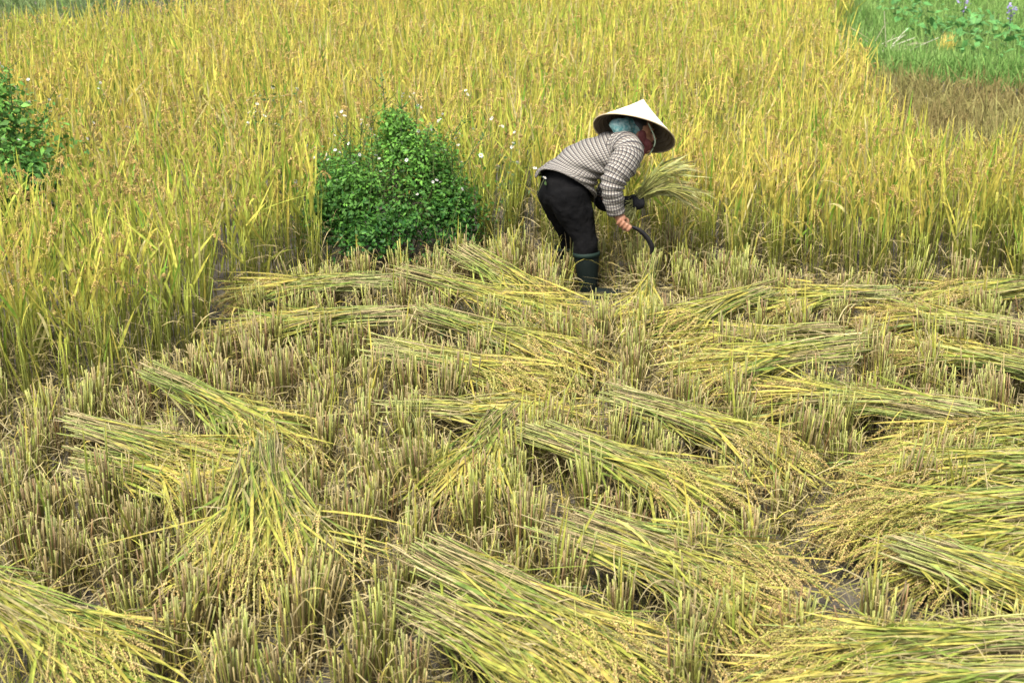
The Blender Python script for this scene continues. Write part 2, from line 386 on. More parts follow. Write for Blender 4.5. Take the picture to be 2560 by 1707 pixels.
def bush(B, label, nleaf, lsz, spires, nflow, cols, fl_right=0.):
    c = B['c']; root = empty('flowering_bush', tuple(c)); tag(root, label, 'bush', 'leafy bushes in the rice')
    # lobes
    lob = [(np.array([0, 0, B['h'] * .36]), B['r'] * .92, B['h'] * .46)]
    for j in range(15):
        a = R.random() * 6.28; rr = B['r'] * (.35 + .35 * R.random())
        if j < 3: lob.append((np.array([.10 - .04 * j, 0, B['h'] * (.72 + .12 * j)]), B['r'] * (.46 - .14 * j), B['h'] * (.24 - .02 * j))); continue
        lob.append((np.array([math.cos(a) * rr * 1.2, math.sin(a) * rr, B['h'] * (.12 + .75 * R.random() * (1.15 - rr / B['r'] * .9))]), B['r'] * (.20 + .2 * R.random()), B['h'] * (.14 + .16 * R.random())))
    G = Geo(); per = nleaf // len(lob)
    for j, (lc, lr, lh) in enumerate(lob):
        m = int(per * 3) if j == 0 else int(per * .8)
        n = nrm(R.normal(size=(m, 3))); n[:, 2] = np.where(n[:, 2] < -.4, -n[:, 2], n[:, 2])
        q = R.random((m, 1)) ** .35
        # gaps and shoots
        bumpy = 1 + .24 * noise2(n[:, 0:1] * 6, n[:, 1:2] * 6 + n[:, 2:3] * 5, j) + .07 * R.normal(size=(m, 1))
        pos = lc + n * np.array([lr, lr, lh]) * q * bumpy * (1 + .42 * R.random((m, 1)) * (R.random((m, 1)) < .16))
        ok = pos[:, 2] > .01; pos = pos[ok]; n = n[ok]; m = len(pos)
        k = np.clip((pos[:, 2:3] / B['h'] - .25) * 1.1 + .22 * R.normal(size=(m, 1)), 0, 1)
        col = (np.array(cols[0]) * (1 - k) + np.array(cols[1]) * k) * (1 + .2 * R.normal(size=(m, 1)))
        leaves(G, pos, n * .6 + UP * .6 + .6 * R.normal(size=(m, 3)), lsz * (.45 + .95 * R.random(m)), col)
    G.build('foliage', M_BUSH, root)
    G = Geo(); GL = Geo(); tips = []
    M = 26
    b = np.concatenate([R.normal(size=(M, 2)) * .08, np.zeros((M, 1))], 1)
    stems(G, b, rdir(M, .1 + .5 * R.random(M)), B['h'] * (.7 + .2 * R.random(M)), .1 * R.random(M), np.full(M, .005), rc(M, (.10, .12, .04), (.16, .13, .06)))
    spires = list(spires) + [(B['r'] * (.9 * R.random() - .45) * 1.7, B['h'] * .45, B['h'] * (.85 + .3 * R.random()), .5 * R.normal(), -.15 * R.random()) for _ in range(9)]
    for (x, z0, z1, lean, y) in spires:
        b1 = np.array([[x, y, z0]]); d1 = nrm(np.array([[lean, 0, 1.0]]))
        P = stems(G, b1, d1, np.array([z1 - z0]), np.array([.05]), np.array([.0048]), rc(1, (.08, .13, .04), (.12, .16, .06)), 8)[0]
        n_ = int(60 * (z1 - z0) / .3)
        t = .1 + .9 * R.random(n_)
        pp = b1[0] + (P[-1] - P[0]) * t[:, None] + R.normal(size=(n_, 3)) * .022
        leaves(GL, pp, UP + R.normal(size=(n_, 3)) * .8, lsz * (.4 + .4 * R.random(n_)), rc(n_, cols[0], cols[1]))
        m_ = 4
        bb = P[R.integers(3, 8, m_)]; dd = rdir(m_, .5 + .6 * R.random(m_))
        Q = stems(G, bb, dd, .09 + .08 * R.random(m_), np.zeros(m_), np.full(m_, .0026), rc(m_, (.06, .12, .03), (.10, .16, .05)), 4)
        tips += [Q[j, -1] for j in range(m_)] + [P[-1]]
    m_ = nflow
    a = R.random(m_) * 6.28; el = .2 + R.random(m_)
    rr = B['r'] * (.45 + .62 * R.random(m_))
    bb = np.stack([np.cos(a) * rr + fl_right * R.random(m_), np.sin(a) * rr * .8 - .05, B['h'] * (.42 + .38 * R.random(m_))], 1)
    dd = nrm(rdir(m_, .15 + .5 * R.random(m_)) + np.array([.25, 0, 0]) * np.sign(fl_right))
    Q = stems(G, bb, dd, .16 + .22 * R.random(m_), .15 * R.random(m_), np.full(m_, .002), rc(m_, (.10, .17, .04), (.2, .25, .06)), 5)
    tips2 = [Q[j, -1] for j in range(m_)]
    G.build('stem', M_BUSH, root)
    if GL.n: GL.build('shoot_leaves', M_BUSH, root)
    G = Geo(); m_ = 110; a = R.random(m_) * 6.28; rr = B['r'] * (.7 + .35 * R.random(m_))
    bb = np.stack([np.cos(a) * rr, np.sin(a) * rr, np.zeros(m_)], 1); dd = rdir(m_, .12 + .3 * R.random(m_))
    G.ribbon(curve_path(bb, dd, .25 + .35 * R.random(m_), .1 + .6 * R.random(m_), 7), nrm(np.cross(dd, R.normal(size=(m_, 3)))), leaf_w(.005 + .005 * R.random(m_), 7), grad(rc(m_, (.08, .18, .03), GRN), rc(m_, (.14, .32, .05), YGR), 7))
    G.build('grass_blades', M_BUSH, root)
    pick = [t for t in tips if R.random() < .35] + tips2
    for t in pick[:70]:
        add_flower(root, t, s=.42 + .36 * R.random())
        if R.random() < .35: add_flower(root, t + R.normal(size=3) * .014, s=.6)
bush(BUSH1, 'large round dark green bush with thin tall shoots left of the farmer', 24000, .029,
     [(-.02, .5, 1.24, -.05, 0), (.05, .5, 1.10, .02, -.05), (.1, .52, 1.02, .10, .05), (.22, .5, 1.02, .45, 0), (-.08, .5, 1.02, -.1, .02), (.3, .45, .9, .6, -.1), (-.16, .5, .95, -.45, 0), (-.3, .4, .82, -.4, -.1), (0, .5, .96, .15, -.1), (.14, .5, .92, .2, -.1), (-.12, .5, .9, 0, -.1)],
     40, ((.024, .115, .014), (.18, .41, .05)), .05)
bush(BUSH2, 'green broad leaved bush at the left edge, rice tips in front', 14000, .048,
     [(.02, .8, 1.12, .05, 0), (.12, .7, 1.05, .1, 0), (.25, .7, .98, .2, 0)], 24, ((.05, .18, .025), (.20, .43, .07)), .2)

def flowering_weed(dx, dy, z, label, nf, spread=.14, green=.4):
    top = at_z(dx, dy, z); base = np.array([top[0], top[1], 0]); root = empty('flowering_weed', tuple(base)); tag(root, label, 'wildflower', 'white wildflowers among the rice')
    G = Geo(); b = np.concatenate([R.normal(size=(nf, 2)) * .02, np.zeros((nf, 1))], 1)
    d = rdir(nf, np.abs(R.normal(size=nf)) * spread)
    P = stems(G, b, d, z * (.85 + .2 * R.random(nf)), .02 * R.random(nf), np.full(nf, .003), rc(nf, (.12, .17, .05), (.2, .22, .08)))
    G.build('stem', M_BUSH, root)
    GL = Geo(); n_ = int(160 * green)
    j = R.integers(0, nf, n_); k = R.integers(3, 6, n_)
    leaves(GL, P[j, k] + R.normal(size=(n_, 3)) * .04, UP + R.normal(size=(n_, 3)), .03 * (.6 + .8 * R.random(n_)), rc(n_, (.08, .15, .04), (.15, .22, .06)))
    GL.build('leaves', M_BUSH, root)
    for j in range(nf): add_flower(root, P[j, -1], s=.6 + .35 * R.random())
flowering_weed(640, 205, .86, 'sparse weed with many small white flowers amid the rice, nearest the field centre', 12, .22)
flowering_weed(590, 268, .84, 'grey green weed with white flowers in front of the sparse flowering weed', 8, .16)
flowering_weed(790, 245, .86, 'thin weed with two white flowers left of the tall bush shoots', 2, .12, .1)
flowering_weed(1062, 195, .87, 'thin wildflower stem standing in the rice right above the tall shoots', 3, .08, .1)
flowering_weed(1130, 335, .84, 'white wildflowers on long stems at the right flank of the round bush', 7, .3, .3)
flowering_weed(60, 165, .86, 'white wildflowers above the left edge bush', 6, .16, .2)
flowering_weed(1402, 272, .82, 'single white flower stem behind the brim of the hat', 1, .06, .1)

# small plants in the green plot
def hyacinth(dx, dy, label, fcol):
    p = at_z(dx, dy, .25); p[2] = .12; root = empty('water_hyacinth', tuple(p)); tag(root, label, 'water plant', 'broad leaved plants in the green plot')
    G = Geo(); n_ = 34
    pos = np.concatenate([R.normal(size=(n_, 2)) * .22, .03 + .2 * R.random((n_, 1))], 1)
    leaves(G, pos, UP + R.normal(size=(n_, 3)) * .5, .13 * (.7 + .6 * R.random(n_)), rc(n_, (.09, .28, .06), (.16, .40, .10)))
    G.build('leaves', M_BUSH, root)
    if fcol:
        G = Geo(); m_ = 26
        pos = np.array([0, 0, .36]) + R.normal(size=(m_, 3)) * np.array([.03, .03, .05])
        leaves(G, pos, R.normal(size=(m_, 3)), .05 * (.7 + .6 * R.random(m_)), rc(m_, fcol, fcol))
        G.tube(np.array([[[0, 0, 0], [0, 0, .2], [0, 0, .36]]]), np.full((1, 3), .006), np.full((1, 3, 3), .1))
        G.build('flower', M_PETAL, root)
for dx, dy, lb, fc in ((2212, 42, 'broad leaved plant with pale violet flower, upper of the two', (.48, .42, .70)), (2318, 68, 'broad leaved plant with violet flower near the right photo edge', (.45, .38, .72)),
                       (2270, 62, 'dark broad leaves between the two violet flowers', None), (2180, 66, 'dark broad leaves left of the violet flowers', None), (2330, 95, 'broad leaves below the lower violet flower', None), (2110, 38, 'broad leaves at the upper left of the violet flowered plants', None), (2250, 112, 'broad leaves right of the yellow tuft', None), (2080, 12, 'broad leaves touching the top photo edge in the green plot', None)):
    hyacinth(dx, dy, lb, fc)
def yellow_tuft(dx, dy):
    p = at_z(dx, dy, .2); p[2] = .1; G = Geo(); n_ = 60
    P = curve_path(p + np.concatenate([R.normal(size=(n_, 2)) * .05, np.zeros((n_, 1))], 1), rdir(n_, .5 * R.random(n_)), .3 * (.6 + .5 * R.random(n_)), .3 * R.random(n_), 4)
    G.ribbon(P, nrm(R.normal(size=(n_, 3))), leaf_w(np.full(n_, .014), 4), grad(rc(n_, YGR, YEL), rc(n_, YEL, GOLD), 4))
    tag(G.build('weed_tuft', M_GRASS, origin=tuple(p)), 'small yellow tuft in the bright green plot', 'weed')
yellow_tuft(2176, 100)
p = at_z(2030, 72, .35); p[2] = .1; G = Geo(); n_ = 14
P = curve_path(np.concatenate([R.normal(size=(n_, 2)) * .1, np.zeros((n_, 1))], 1), rdir(n_, .6 + .7 * R.random(n_)), .35 + .3 * R.random(n_), .2 * R.random(n_), 5)
G.tube(P, np.full((n_, 5), .0035), np.repeat(rc(n_, PALE, (.8, .76, .6))[:, None], 5, 1))
tag(G.build('dry_twigs', M_STRAW), 'pale dry twigs leaning in the green plot near the rice border', 'twigs').location = tuple(p)

# ------------------------------------------------------------------ cut sheaves of rice
SHEAVES = []
def bez(P0, P1, P2, t):
    return P0 * (1 - t) ** 2 + 2 * P1 * t * (1 - t) + P2 * t ** 2
def sheaf(A, B, label, n=130, wid=.10, fan=.17, z=.24, zb=.17, hd=1.0, green=.5, lf=1.0, z2=None, thick=.055):
    z = z * 1.0; wid *= .84; thick *= .84; fan *= .9
    a = at_z(A[0], A[1], z); b = at_z(B[0], B[1], zb if z2 is None else z2)
    ax = nrm(b - a); ln = np.linalg.norm(b - a); sd_ = nrm(np.cross(ax, UP)); up = np.cross(sd_, ax)
    SHEAVES.append((a, b, max(wid, .13 if wid < .05 else 0)))
    root = empty('rice_sheaf', (*((a + b) / 2)[:2], 0.0)); o3 = np.array([*((a + b) / 2)[:2], 0.0]); tag(root, label, 'rice sheaf', 'cut rice sheaves laid on the stubble')
    n = int(n * 1.05); hk = R.integers(0, 5, n); hoff = R.normal(size=5) * .42; hang = R.normal(size=5) * .30; hlen = R.normal(size=5) * .035; hz = R.random(5) * .8 - .3
    th = R.random(n) * 2 * math.pi; r = np.sqrt(R.random(n)) * .72
    ox = np.cos(th) * r + hoff[hk]; oz = np.sin(th) * r + hz[hk]
    j0 = R.normal(size=n) * .06 + 1.3 * hlen[hk]
    P0 = a + ax * j0[:, None] + sd_ * (ox * wid)[:, None] + up * (oz * thick + R.normal(size=n) * .01)[:, None]
    mid = a + ax * (ln * .5) + sd_ * ((ox * .95 + .28 * R.normal(size=n) + .5 * hang[hk]) * wid)[:, None] + UP * (oz * thick * 1.0 + .05 * ln)[:, None]
    end = a + ax * (ln * (.70 + .17 * R.random(n)))[:, None] + sd_ * ((ox * .6 + .42 * R.normal(size=n) + hang[hk]) * fan)[:, None] + UP * (oz * thick * .8)[:, None]
    S = 8; t = np.linspace(0, 1, S)[None, :, None]
    P = bez(P0[:, None], mid[:, None], end[:, None], t)
    ph = R.random((n, 1, 1)) * 6.28; am = np.abs(R.normal(size=(n, 1, 1))) * .012; am = np.where(R.random((n, 1, 1)) < .12, am * 3, am)
    P = P + (sd_ * np.cos(ph) + UP * np.sin(ph) * .6) * am * np.sin(t * (3 + 4 * R.random((n, 1, 1))) + ph)
    br = np.where(R.random((n, 1, 1)) < .08, 1.0, 0.0) * np.clip(t - .35 - .4 * R.random((n, 1, 1)), 0, 1) * R.normal(size=(n, 1, 1)) * .5     # a few stalks are snapped and bent
    P = P + sd_ * br
    P[..., 2] = np.maximum(P[..., 2], .012)
    G = Geo()
    dry = (R.random((n, 1)) < .36)
    c0 = np.where(dry, rc(n, (.28, .20, .10), PALE, .2), rc(n, (.46, .48, .16), (.24, .33, .06), .2))
    gk = (R.random((n, 1)) < green)
    c1 = np.where(dry, rc(n, TAN, (.42, .34, .12)), np.where(gk, rc(n, (.14, .24, .04), (.30, .38, .06)), rc(n, YGR, YEL)))
    C = grad(c0, c1, S, .6); C[:, 0] = C[:, 0] * .8 + np.array(PALE) * .2
    G.tube((P - o3), np.repeat((.0017 + .0013 * R.random(n))[:, None], S, 1) * np.linspace(1.15, .6, S)[None], C)
    G.build('stalks', M_STRAW, root)
    # leaf blades
    m = int(n * 2.5 * lf); k = R.integers(0, n, m); ti = R.integers(1, S - 1, m)
    b0 = P[k, ti]; T = nrm(P[k, ti + 1] - P[k, ti])
    d = nrm(T + sd_ * (np.where(R.random(m) < .2, .4, .13) * R.normal(size=m))[:, None] + UP * (.10 * R.normal(size=m) + .03)[:, None])
    S2 = 7; P2 = curve_path(b0, d, .16 + .22 * R.random(m), np.where(R.random(m) < .6, .10, .7) * R.random(m), S2)
    P2[..., 2] = np.maximum(P2[..., 2], .01)
    side = nrm(np.cross(d, nrm(UP + .55 * R.normal(size=(m, 3)))))
    dry = (R.random((m, 1)) < .16); gk = (R.random((m, 1)) < green * .6)
    lc1 = np.where(dry, rc(m, TAN, PALE), np.where(gk, rc(m, (.20, .31, .05), YGR), rc(m, (.40, .43, .08), YEL)))
    C2 = grad(lc1 * .7 + np.array(GRN) * .3, lc1 * (1 + .1 * R.normal(size=(m, 1))), S2)
    G = Geo(); G.ribbon(P2 - o3, side, leaf_w(.006 + .006 * R.random(m), S2, .7, 2.2), C2)
    m = 26; k = R.integers(0, n, m); ti = R.integers(S // 2 - 1, S - 1, m); b0 = P[k, ti] + UP * .02
    d = nrm(nrm(P[k, ti + 1] - P[k, ti]) + sd_ * (.26 * R.normal(size=m))[:, None] + UP * (.05 + .12 * R.normal(size=m))[:, None])
    PF = curve_path(b0, d, .30 + .18 * R.random(m), .12 * R.random(m), 8); cf = rc(m, YGR, YEL)
    G.ribbon(PF - o3, nrm(np.cross(d, nrm(UP + .5 * R.normal(size=(m, 3))))), leaf_w(.009 + .005 * R.random(m), 8, .6, 2.4), grad(cf * .9, cf * 1.05, 8))
    # curled dry strips
    m = int(n * .6); k = R.integers(0, n, m); ti = R.integers(0, S - 2, m); b0 = P[k, ti] + UP * .01
    d = nrm(R.normal(size=(m, 3)) * np.array([1, 1, .35]) + UP * .3)
    P3 = curve_path(b0, d, .08 + .16 * R.random(m), .9 * R.random(m), 6)
    P3 += (nrm(R.normal(size=(m, 3)))[:, None] * (np.sin(np.linspace(0, 3.1, 6))[None, :, None] * .025))
    G.ribbon(P3 - o3, nrm(np.cross(d, R.normal(size=(m, 3)))), leaf_w(np.full(m, .004), 6), np.repeat(rc(m, TAN, PALE)[:, None], 6, 1))
    G.build('leaf_blades', M_LEAF, root)
    # ears
    m = int(n * .52 * hd); k = R.integers(0, n, m); ti = R.integers(S - 3, S, m); b0 = P[k, ti] + UP * (.01 + .035 * R.random(m))[:, None]
    tow = -np.sign(sd_[1]) * sd_ * .25      # ears slide off the side that faces the open ground
    d = nrm(ax + tow + sd_ * (.45 * R.normal(size=m))[:, None] + UP * (.12 + .15 * R.normal(size=m))[:, None])
    G = Geo(); panicles(G, b0 - o3, d, .19 + .09 * R.random(m), .2 + .9 * R.random(m), 56, .0100)
    v = G.v; 
    for q in range(len(v)): v[q][:, 2] = np.maximum(v[q][:, 2], .008)
    G.build('ears', M_GRAIN, root)
    return root

SH = [
 ((865, 655), (500, 680), 'upper of two sheaves lying in front of the bush, left side', dict(n=150, green=.6)),
 ((885, 722), (505, 770), 'lower of two sheaves lying in front of the bush, dark gap beneath', dict(n=170, green=.55)),
 ((1075, 588), (1290, 728), 'sheaf with cut ends raised beside the bush, nearest the boots', dict(n=130, z=.3)),
 ((960, 640), (1368, 768), 'long sheaf below the one beside the bush, golden tips near the boots', dict(n=170)),
 ((985, 725), (1370, 860), 'sheaf with yellow blades and many drooping ears, third down from the bush', dict(n=150, hd=1.6)),
 ((885, 805), (1310, 905), 'fourth sheaf down from the bush, thick golden ears at its right end', dict(n=130, green=.3, hd=2.2)),
 ((930, 935), (1300, 955), 'thin loose sheaf half sunk in the stubble, centre', dict(n=70, green=.3, thick=.03, z=.2)),
 ((1160, 960), (1000, 1150), 'sheaf pointing down left with ears towards the viewer, centre', dict(n=110, hd=1.3, fan=.2)),
 ((1270, 1010), (1700, 1175), 'green and straw sheaf slanting down right in the centre', dict(n=170, green=.6)),
 ((1330, 1215), (1850, 1400), 'loose sheaf ending in a big golden heap of ears, lower centre right', dict(n=130, hd=2.4, fan=.26)),
 ((1010, 1285), (1530, 1590), 'large front sheaf of long green stalks, upper layer, bottom centre', dict(n=190, green=.65, wid=.12)),
 ((985, 1385), (1480, 1640), 'large front sheaf with brown dry strips, lower layer, bottom centre', dict(n=170, green=.45, wid=.12, z=.2)),
 ((375, 870), (720, 1045), 'sheaf with dark green cut ends pointing up, left', dict(n=120, green=.9, z=.3)),
 ((215, 985), (540, 1090), 'upper of two flat sheaves left of the upright one', dict(n=150, green=.6)),
 ((190, 1065), (530, 1150), 'lower of two flat sheaves left of the upright one', dict(n=120, green=.6, z=.18)),
 ((610, 1040), (590, 1350), 'sheaf facing the viewer with broad pale blades and hanging ears', dict(n=150, green=.6, fan=.22, z=.36, zb=.20, hd=2.6, lf=1.2)),
 ((-120, 1290), (370, 1590), 'big green sheaf cut off by the bottom left corner', dict(n=200, green=.6, wid=.14)),
 ((1494, 632), (1463, 752), 'small upright sheaf standing just right of the boots', dict(n=90, z=.26, zb=.07, fan=.15, wid=.03, lf=1.1, hd=1.8, green=.35)),
 ((1745, 680), (1510, 770), 'sheaf lying right of the small upright one, cut ends up right', dict(n=140, green=.7)),
 ((2005, 675), (1750, 700), 'short sheaf at the foot of the standing rice, right side', dict(n=130, green=.6)),
 ((1905, 765), (1540, 800), 'flat straw coloured sheaf behind the broad yellow green one', dict(n=110, green=.3, z=.18)),
 ((1950, 805), (1545, 875), 'broad yellow green sheaf in the right middle with clean cut ends', dict(n=170, green=.35)),
 ((2200, 955), (1690, 895), 'long green sheaf with ears hanging over its left end, right middle', dict(n=190, green=.6, hd=1.3)),
 ((1440, 925), (1890, 1070), 'yellow sheaf slanting down right below the broad one', dict(n=150, green=.35, hd=1.5)),
 ((2460, 660), (2100, 695), 'sheaf at the right photo edge by the standing rice', dict(n=140, green=.6)),
 ((2330, 760), (1990, 725), 'sheaf with golden left tips, second from the standing rice at right', dict(n=150, green=.4)),
 ((2420, 860), (2030, 790), 'sheaf running down right behind dry litter at the right edge', dict(n=130, green=.4)),
 ((2560, 985), (2030, 1005), 'yellow topped sheaf at the right edge above a dark hollow', dict(n=180, green=.45, hd=1.3)),
 ((2560, 1075), (1900, 1095), 'long sheaf with a curtain of ears hanging at its left end', dict(n=190, green=.5, hd=1.8)),
 ((2560, 1150), (1850, 1215), 'largest right sheaf, dense ears spread over brown shadow', dict(n=220, green=.55, hd=1.8, wid=.14)),
 ((2560, 1240), (2020, 1290), 'sheaf under the largest right one, ears touching the bare mud', dict(n=150, green=.45, hd=1.5, z=.18)),
 ((2120, 1270), (2560, 1440), 'straw sheaf with splayed cut ends pointing up left, right edge', dict(n=170, green=.35, hd=.3)),
 ((2380, 1475), (1720, 1525), 'bottom right sheaf, upper, with cut ends at the right', dict(n=200, green=.5, hd=1.5)),
 ((2480, 1560), (1700, 1600), 'bottom right corner sheaf, the lowest in the photo', dict(n=180, green=.65, hd=.8)),
]
SHORT = ['upper sheaf before bush', 'lower sheaf before bush', 'sheaf nearest the boots', 'second sheaf from boots', 'third sheaf below bush', 'fourth sheaf below bush',
 'thin loose sheaf', 'down left centre sheaf', 'green straw centre sheaf', 'golden ended centre sheaf', 'upper large front sheaf', 'lower large front sheaf', 'dark green left sheaf',
 'upper flat left sheaf', 'lower flat left sheaf', 'sheaf facing the viewer', 'bottom left corner sheaf', 'small upright sheaf', 'sheaf beside upright one', 'short sheaf by rice',
 'flat straw coloured sheaf', 'broad yellow green sheaf', 'long right middle sheaf', 'yellow down slanting sheaf', 'right edge sheaf', 'golden tipped right sheaf', 'right litter side sheaf',
 'yellow topped right sheaf', 'sheaf with ear curtain', 'largest right sheaf', 'sheaf touching bare mud', 'splayed straw sheaf', 'upper bottom right sheaf', 'lowest bottom right sheaf']
for A, B, lb, kw in SH: sheaf(A, B, lb, **kw)

# ------------------------------------------------------------------ stubble clumps
def clump(seed, nst, h, green, sprout):
    n = nst
    b = np.concatenate([R.normal(size=(n, 2)) * .024, np.full((n, 1), -.01)], 1)
    d = nrm(rdir(n, np.abs(R.normal(size=n)) * .10) + np.concatenate([b[:, :2] * 2.2, np.zeros((n, 1))], 1))
    L = h * np.clip(1 - .22 * np.abs(R.normal(size=n)) + .08 * R.normal(size=n), .3, 1.2)
    P = curve_path(b, d, L, .02 * R.random(n), 5)
    G = Geo(); g = (R.random((n, 1)) < green)
    top = np.where(g, rc(n, (.46, .46, .09), (.24, .31, .05), .2), rc(n, TAN, (.26, .19, .06), .2))
    rs = R.random((n, 1)) < .10; top = np.where(rs, rc(n, RUST, (.24, .15, .07)), top)
    C = grad(rc(n, (.09, .06, .025), (.20, .13, .05)), top, 5, 1.1)
    C[:, -1] = C[:, -1] * .8 + np.array(PALE) * .2
    G.tube(P, np.full((n, 5), .0024) * (1 + .25 * R.random((n, 1))), C, 4)
    if sprout:
        m = sprout; bb = np.concatenate([R.normal(size=(m, 2)) * .03, .05 + .1 * R.random((m, 1))], 1)
        dd = rdir(m, .25 * np.abs(R.normal(size=m)))
        PP = curve_path(bb, dd, .22 + .16 * R.random(m), .12 * R.random(m), 6)
        G.ribbon(PP, nrm(np.cross(dd, R.normal(size=(m, 3)))), leaf_w(np.full(m, .010), 6), grad(rc(m, GRN, YGR), rc(m, YGR, YEL), 6))
    o = G.build('stubble_clump', M_STRAW)
    m = 46; G = Geo()
    bb = np.concatenate([R.normal(size=(m, 2)) * .045, .02 + h * .75 * R.random((m, 1))], 1)
    dd = rdir(m, .3 + .9 * R.random(m))
    PP = curve_path(bb, dd, .10 + .16 * R.random(m), .3 + 1.1 * R.random(m), 6); PP[..., 2] = np.maximum(PP[..., 2], .004)
    G.ribbon(PP, nrm(np.cross(dd, UP + .7 * R.normal(size=(m, 3)))), leaf_w(.0022 + .0035 * R.random(m), 6), grad(rc(m, BRN, TAN), np.where(R.random((m, 1)) < .25, rc(m, YGR, YEL), rc(m, TAN, PALE, .25)), 6))
    G.build('dry_leaves', M_STRAW, o)
    return o
protos = []
for j in range(14):
    protos.append(clump(j, int(38 + 16 * R.random()), .24 + .09 * R.random(), [.5, .65, .8, .95][j % 4], [0, 2, 1, 0, 4, 0, 2][j % 7]))
LB = {0: 'brown cut stubble clump standing in rows on the mud', 1: 'green topped cut stubble clump standing among the sheaves'}
def near_sheaf(p, k=1.25):
    for a, b, wd in SHEAVES:
        ab = (b - a)[:2]; t = np.clip(np.dot(p - a[:2], ab) / np.dot(ab, ab), 0, 1)
        if np.linalg.norm(a[:2] + ab * t - p) < wd * k and t < 1.06: return True
    return False
cand = []
for iy, y in enumerate(np.arange(3.6, 8.4, .205)):
    for x in np.arange(-3.4, 3.4, .20):
        p = np.array([x + .07 * math.sin(y * 3) + R.normal() * .03, y + R.normal() * .03])
        if p[1] > edge_y(p[0]) - .10 or abs(p[0]) > .405 * p[1] + .03: continue
        if near_sheaf(p): continue
        if p[1] < 7.9 and np.hypot((p[0] - FARMER[0] - .03) / .20, (p[1] - FARMER[1] + .22) / .42) < 1: continue
        # the bare muddy spot at the lower right
        q = at_z(1950, 1400)
        if ((p[0] - q[0]) / .42) ** 2 + ((p[1] - q[1]) / .3) ** 2 < 1 and R.random() < .45: continue
        cand.append(p)
cand.sort(key=lambda p: p[1])
used = set(); CL = []; print('stubble', len(cand))
rest = cand[300:]
for p in cand[:300]:
    g = 1 if noise2(p[0] * 2, p[1] * 2, 4) + .5 * R.normal() > .25 else 0
    j = int(R.choice([q for q in range(14) if (q % 4 >= 2) == bool(g)]))
    if j not in used: o = protos[j]; used.add(j)
    else:
        o = protos[j].copy(); COL.objects.link(o)
        c = protos[j].children[0].copy(); COL.objects.link(c); c.parent = o
    o.location = (p[0], p[1], 0); o.rotation_euler = (.05 * R.normal(), .05 * R.normal(), R.random() * 6.28)
    s = .92 + .2 * R.random(); o.scale = (s, s, s * (.9 + .25 * R.random()))
    best = None
    for q, (a, b, wd) in enumerate(SHEAVES):
        ab = (b - a)[:2]; t = np.dot(p - a[:2], ab) / np.dot(ab, ab); tc_ = np.clip(t, 0, 1); dd = p - (a[:2] + ab * tc_); ds = np.linalg.norm(dd)
        if best is None or ds < best[0]:
            rel = 'past the cut ends of' if t < -.05 else 'past the ears of' if t > 1.05 else 'in front of' if dd[1] < 0 else 'behind'
            best = (ds, q, rel)
    CL.append((o, g, *best)); tag(o, None, 'stubble clump', 'stubble clumps standing between the sheaves')
buck = {}
for o, g, ds, q, rel in CL: buck.setdefault((g, q, rel), []).append((ds, o))
ORD = ['closest', 'second closest', 'third closest', 'fourth closest', 'fifth closest', 'sixth closest', 'seventh closest', 'eighth closest', 'ninth closest', 'tenth closest', 'eleventh closest', 'twelfth closest']
for (g, q, rel), L in buck.items():
    L.sort(key=lambda e: e[0])
    for k, (ds, o) in enumerate(L):
        o['label'] = ('green topped' if g else 'brown') + ' stubble clump ' + (ORD[k] if k < 12 else 'far') + ' ' + rel + ' the ' + SHORT[q]
for j in range(14):
    if j not in used: bpy.data.objects.remove(protos[j].children[0]); bpy.data.objects.remove(protos[j])
if rest:
    G = Geo()
    for p in rest:
        n = 26; b = np.concatenate([p + R.normal(size=(n, 2)) * .03, np.zeros((n, 1))], 1); d = rdir(n, .1 * np.abs(R.normal(size=n)))
        G.tube(curve_path(b, d, .22 * (1 + .15 * R.normal(size=n)), .02 * R.random(n), 4), np.full((n, 4), .0036), grad(rc(n, BRN, TAN), rc(n, YGR, TAN), 4))
    tag(G.build('far_stubble', M_STRAW), 'stubble row along the foot of the standing rice', 'stubble', kind='stuff')

# straw litter
def litter():
    M = 42000
    y = 3.6 + 4.9 * R.random(M) ** .85; x = (R.random(M) * 2 - 1) * (.43 * y + .1)
    k = (y < edge_y(x) + .35) & (((x - FARMER[0] - .03) / .13) ** 2 + ((y - FARMER[1] + .1) / .2) ** 2 > 1); x, y = x[k], y[k]
    q = at_z(1950, 1400); bare = ((x - q[0]) / .5) ** 2 + ((y - q[1]) / .32) ** 2 < 1
    k = ~bare | (R.random(len(x)) < .4); x, y = x[k], y[k]; M = len(x)
    z = .012 + .21 * R.random(M) ** 1.9
    a = R.random(M) * 6.28; el = .35 * R.normal(size=M)
    d = np.stack([np.cos(a) * np.cos(el), np.sin(a) * np.cos(el), np.sin(el)], 1)
    S = 7; L = .07 + .2 * R.random(M) ** 1.5
    P = curve_path(np.stack([x, y, z], 1), d, L, .7 * R.random(M) * (z > .06), S)
    bend = nrm(np.cross(d, R.normal(size=(M, 3)))); P = P + bend[:, None] * (np.sin(np.linspace(0, math.pi, S))[None, :, None] * (L * .22 * R.normal(size=M))[:, None, None])
    P[..., 2] = np.maximum(P[..., 2], .012)
    G = Geo(); c = np.where(R.random((M, 1)) < .2, rc(M, YGR, YEL), rc(M, TAN, PALE, .2)); dk = R.random((M, 1)) < .25; c = np.where(dk, rc(M, BRN, TAN), c)
    G.ribbon(P, nrm(np.cross(d, UP + .8 * R.normal(size=(M, 3)))), leaf_w(.0022 + .0035 * R.random(M) ** 2, S, .7, 3), np.repeat(c[:, None], S, 1))
    tag(G.build('straw_litter', M_STRAW), 'pale curled straw and dead leaves strewn between the stubble', 'straw', kind='stuff')
litter()
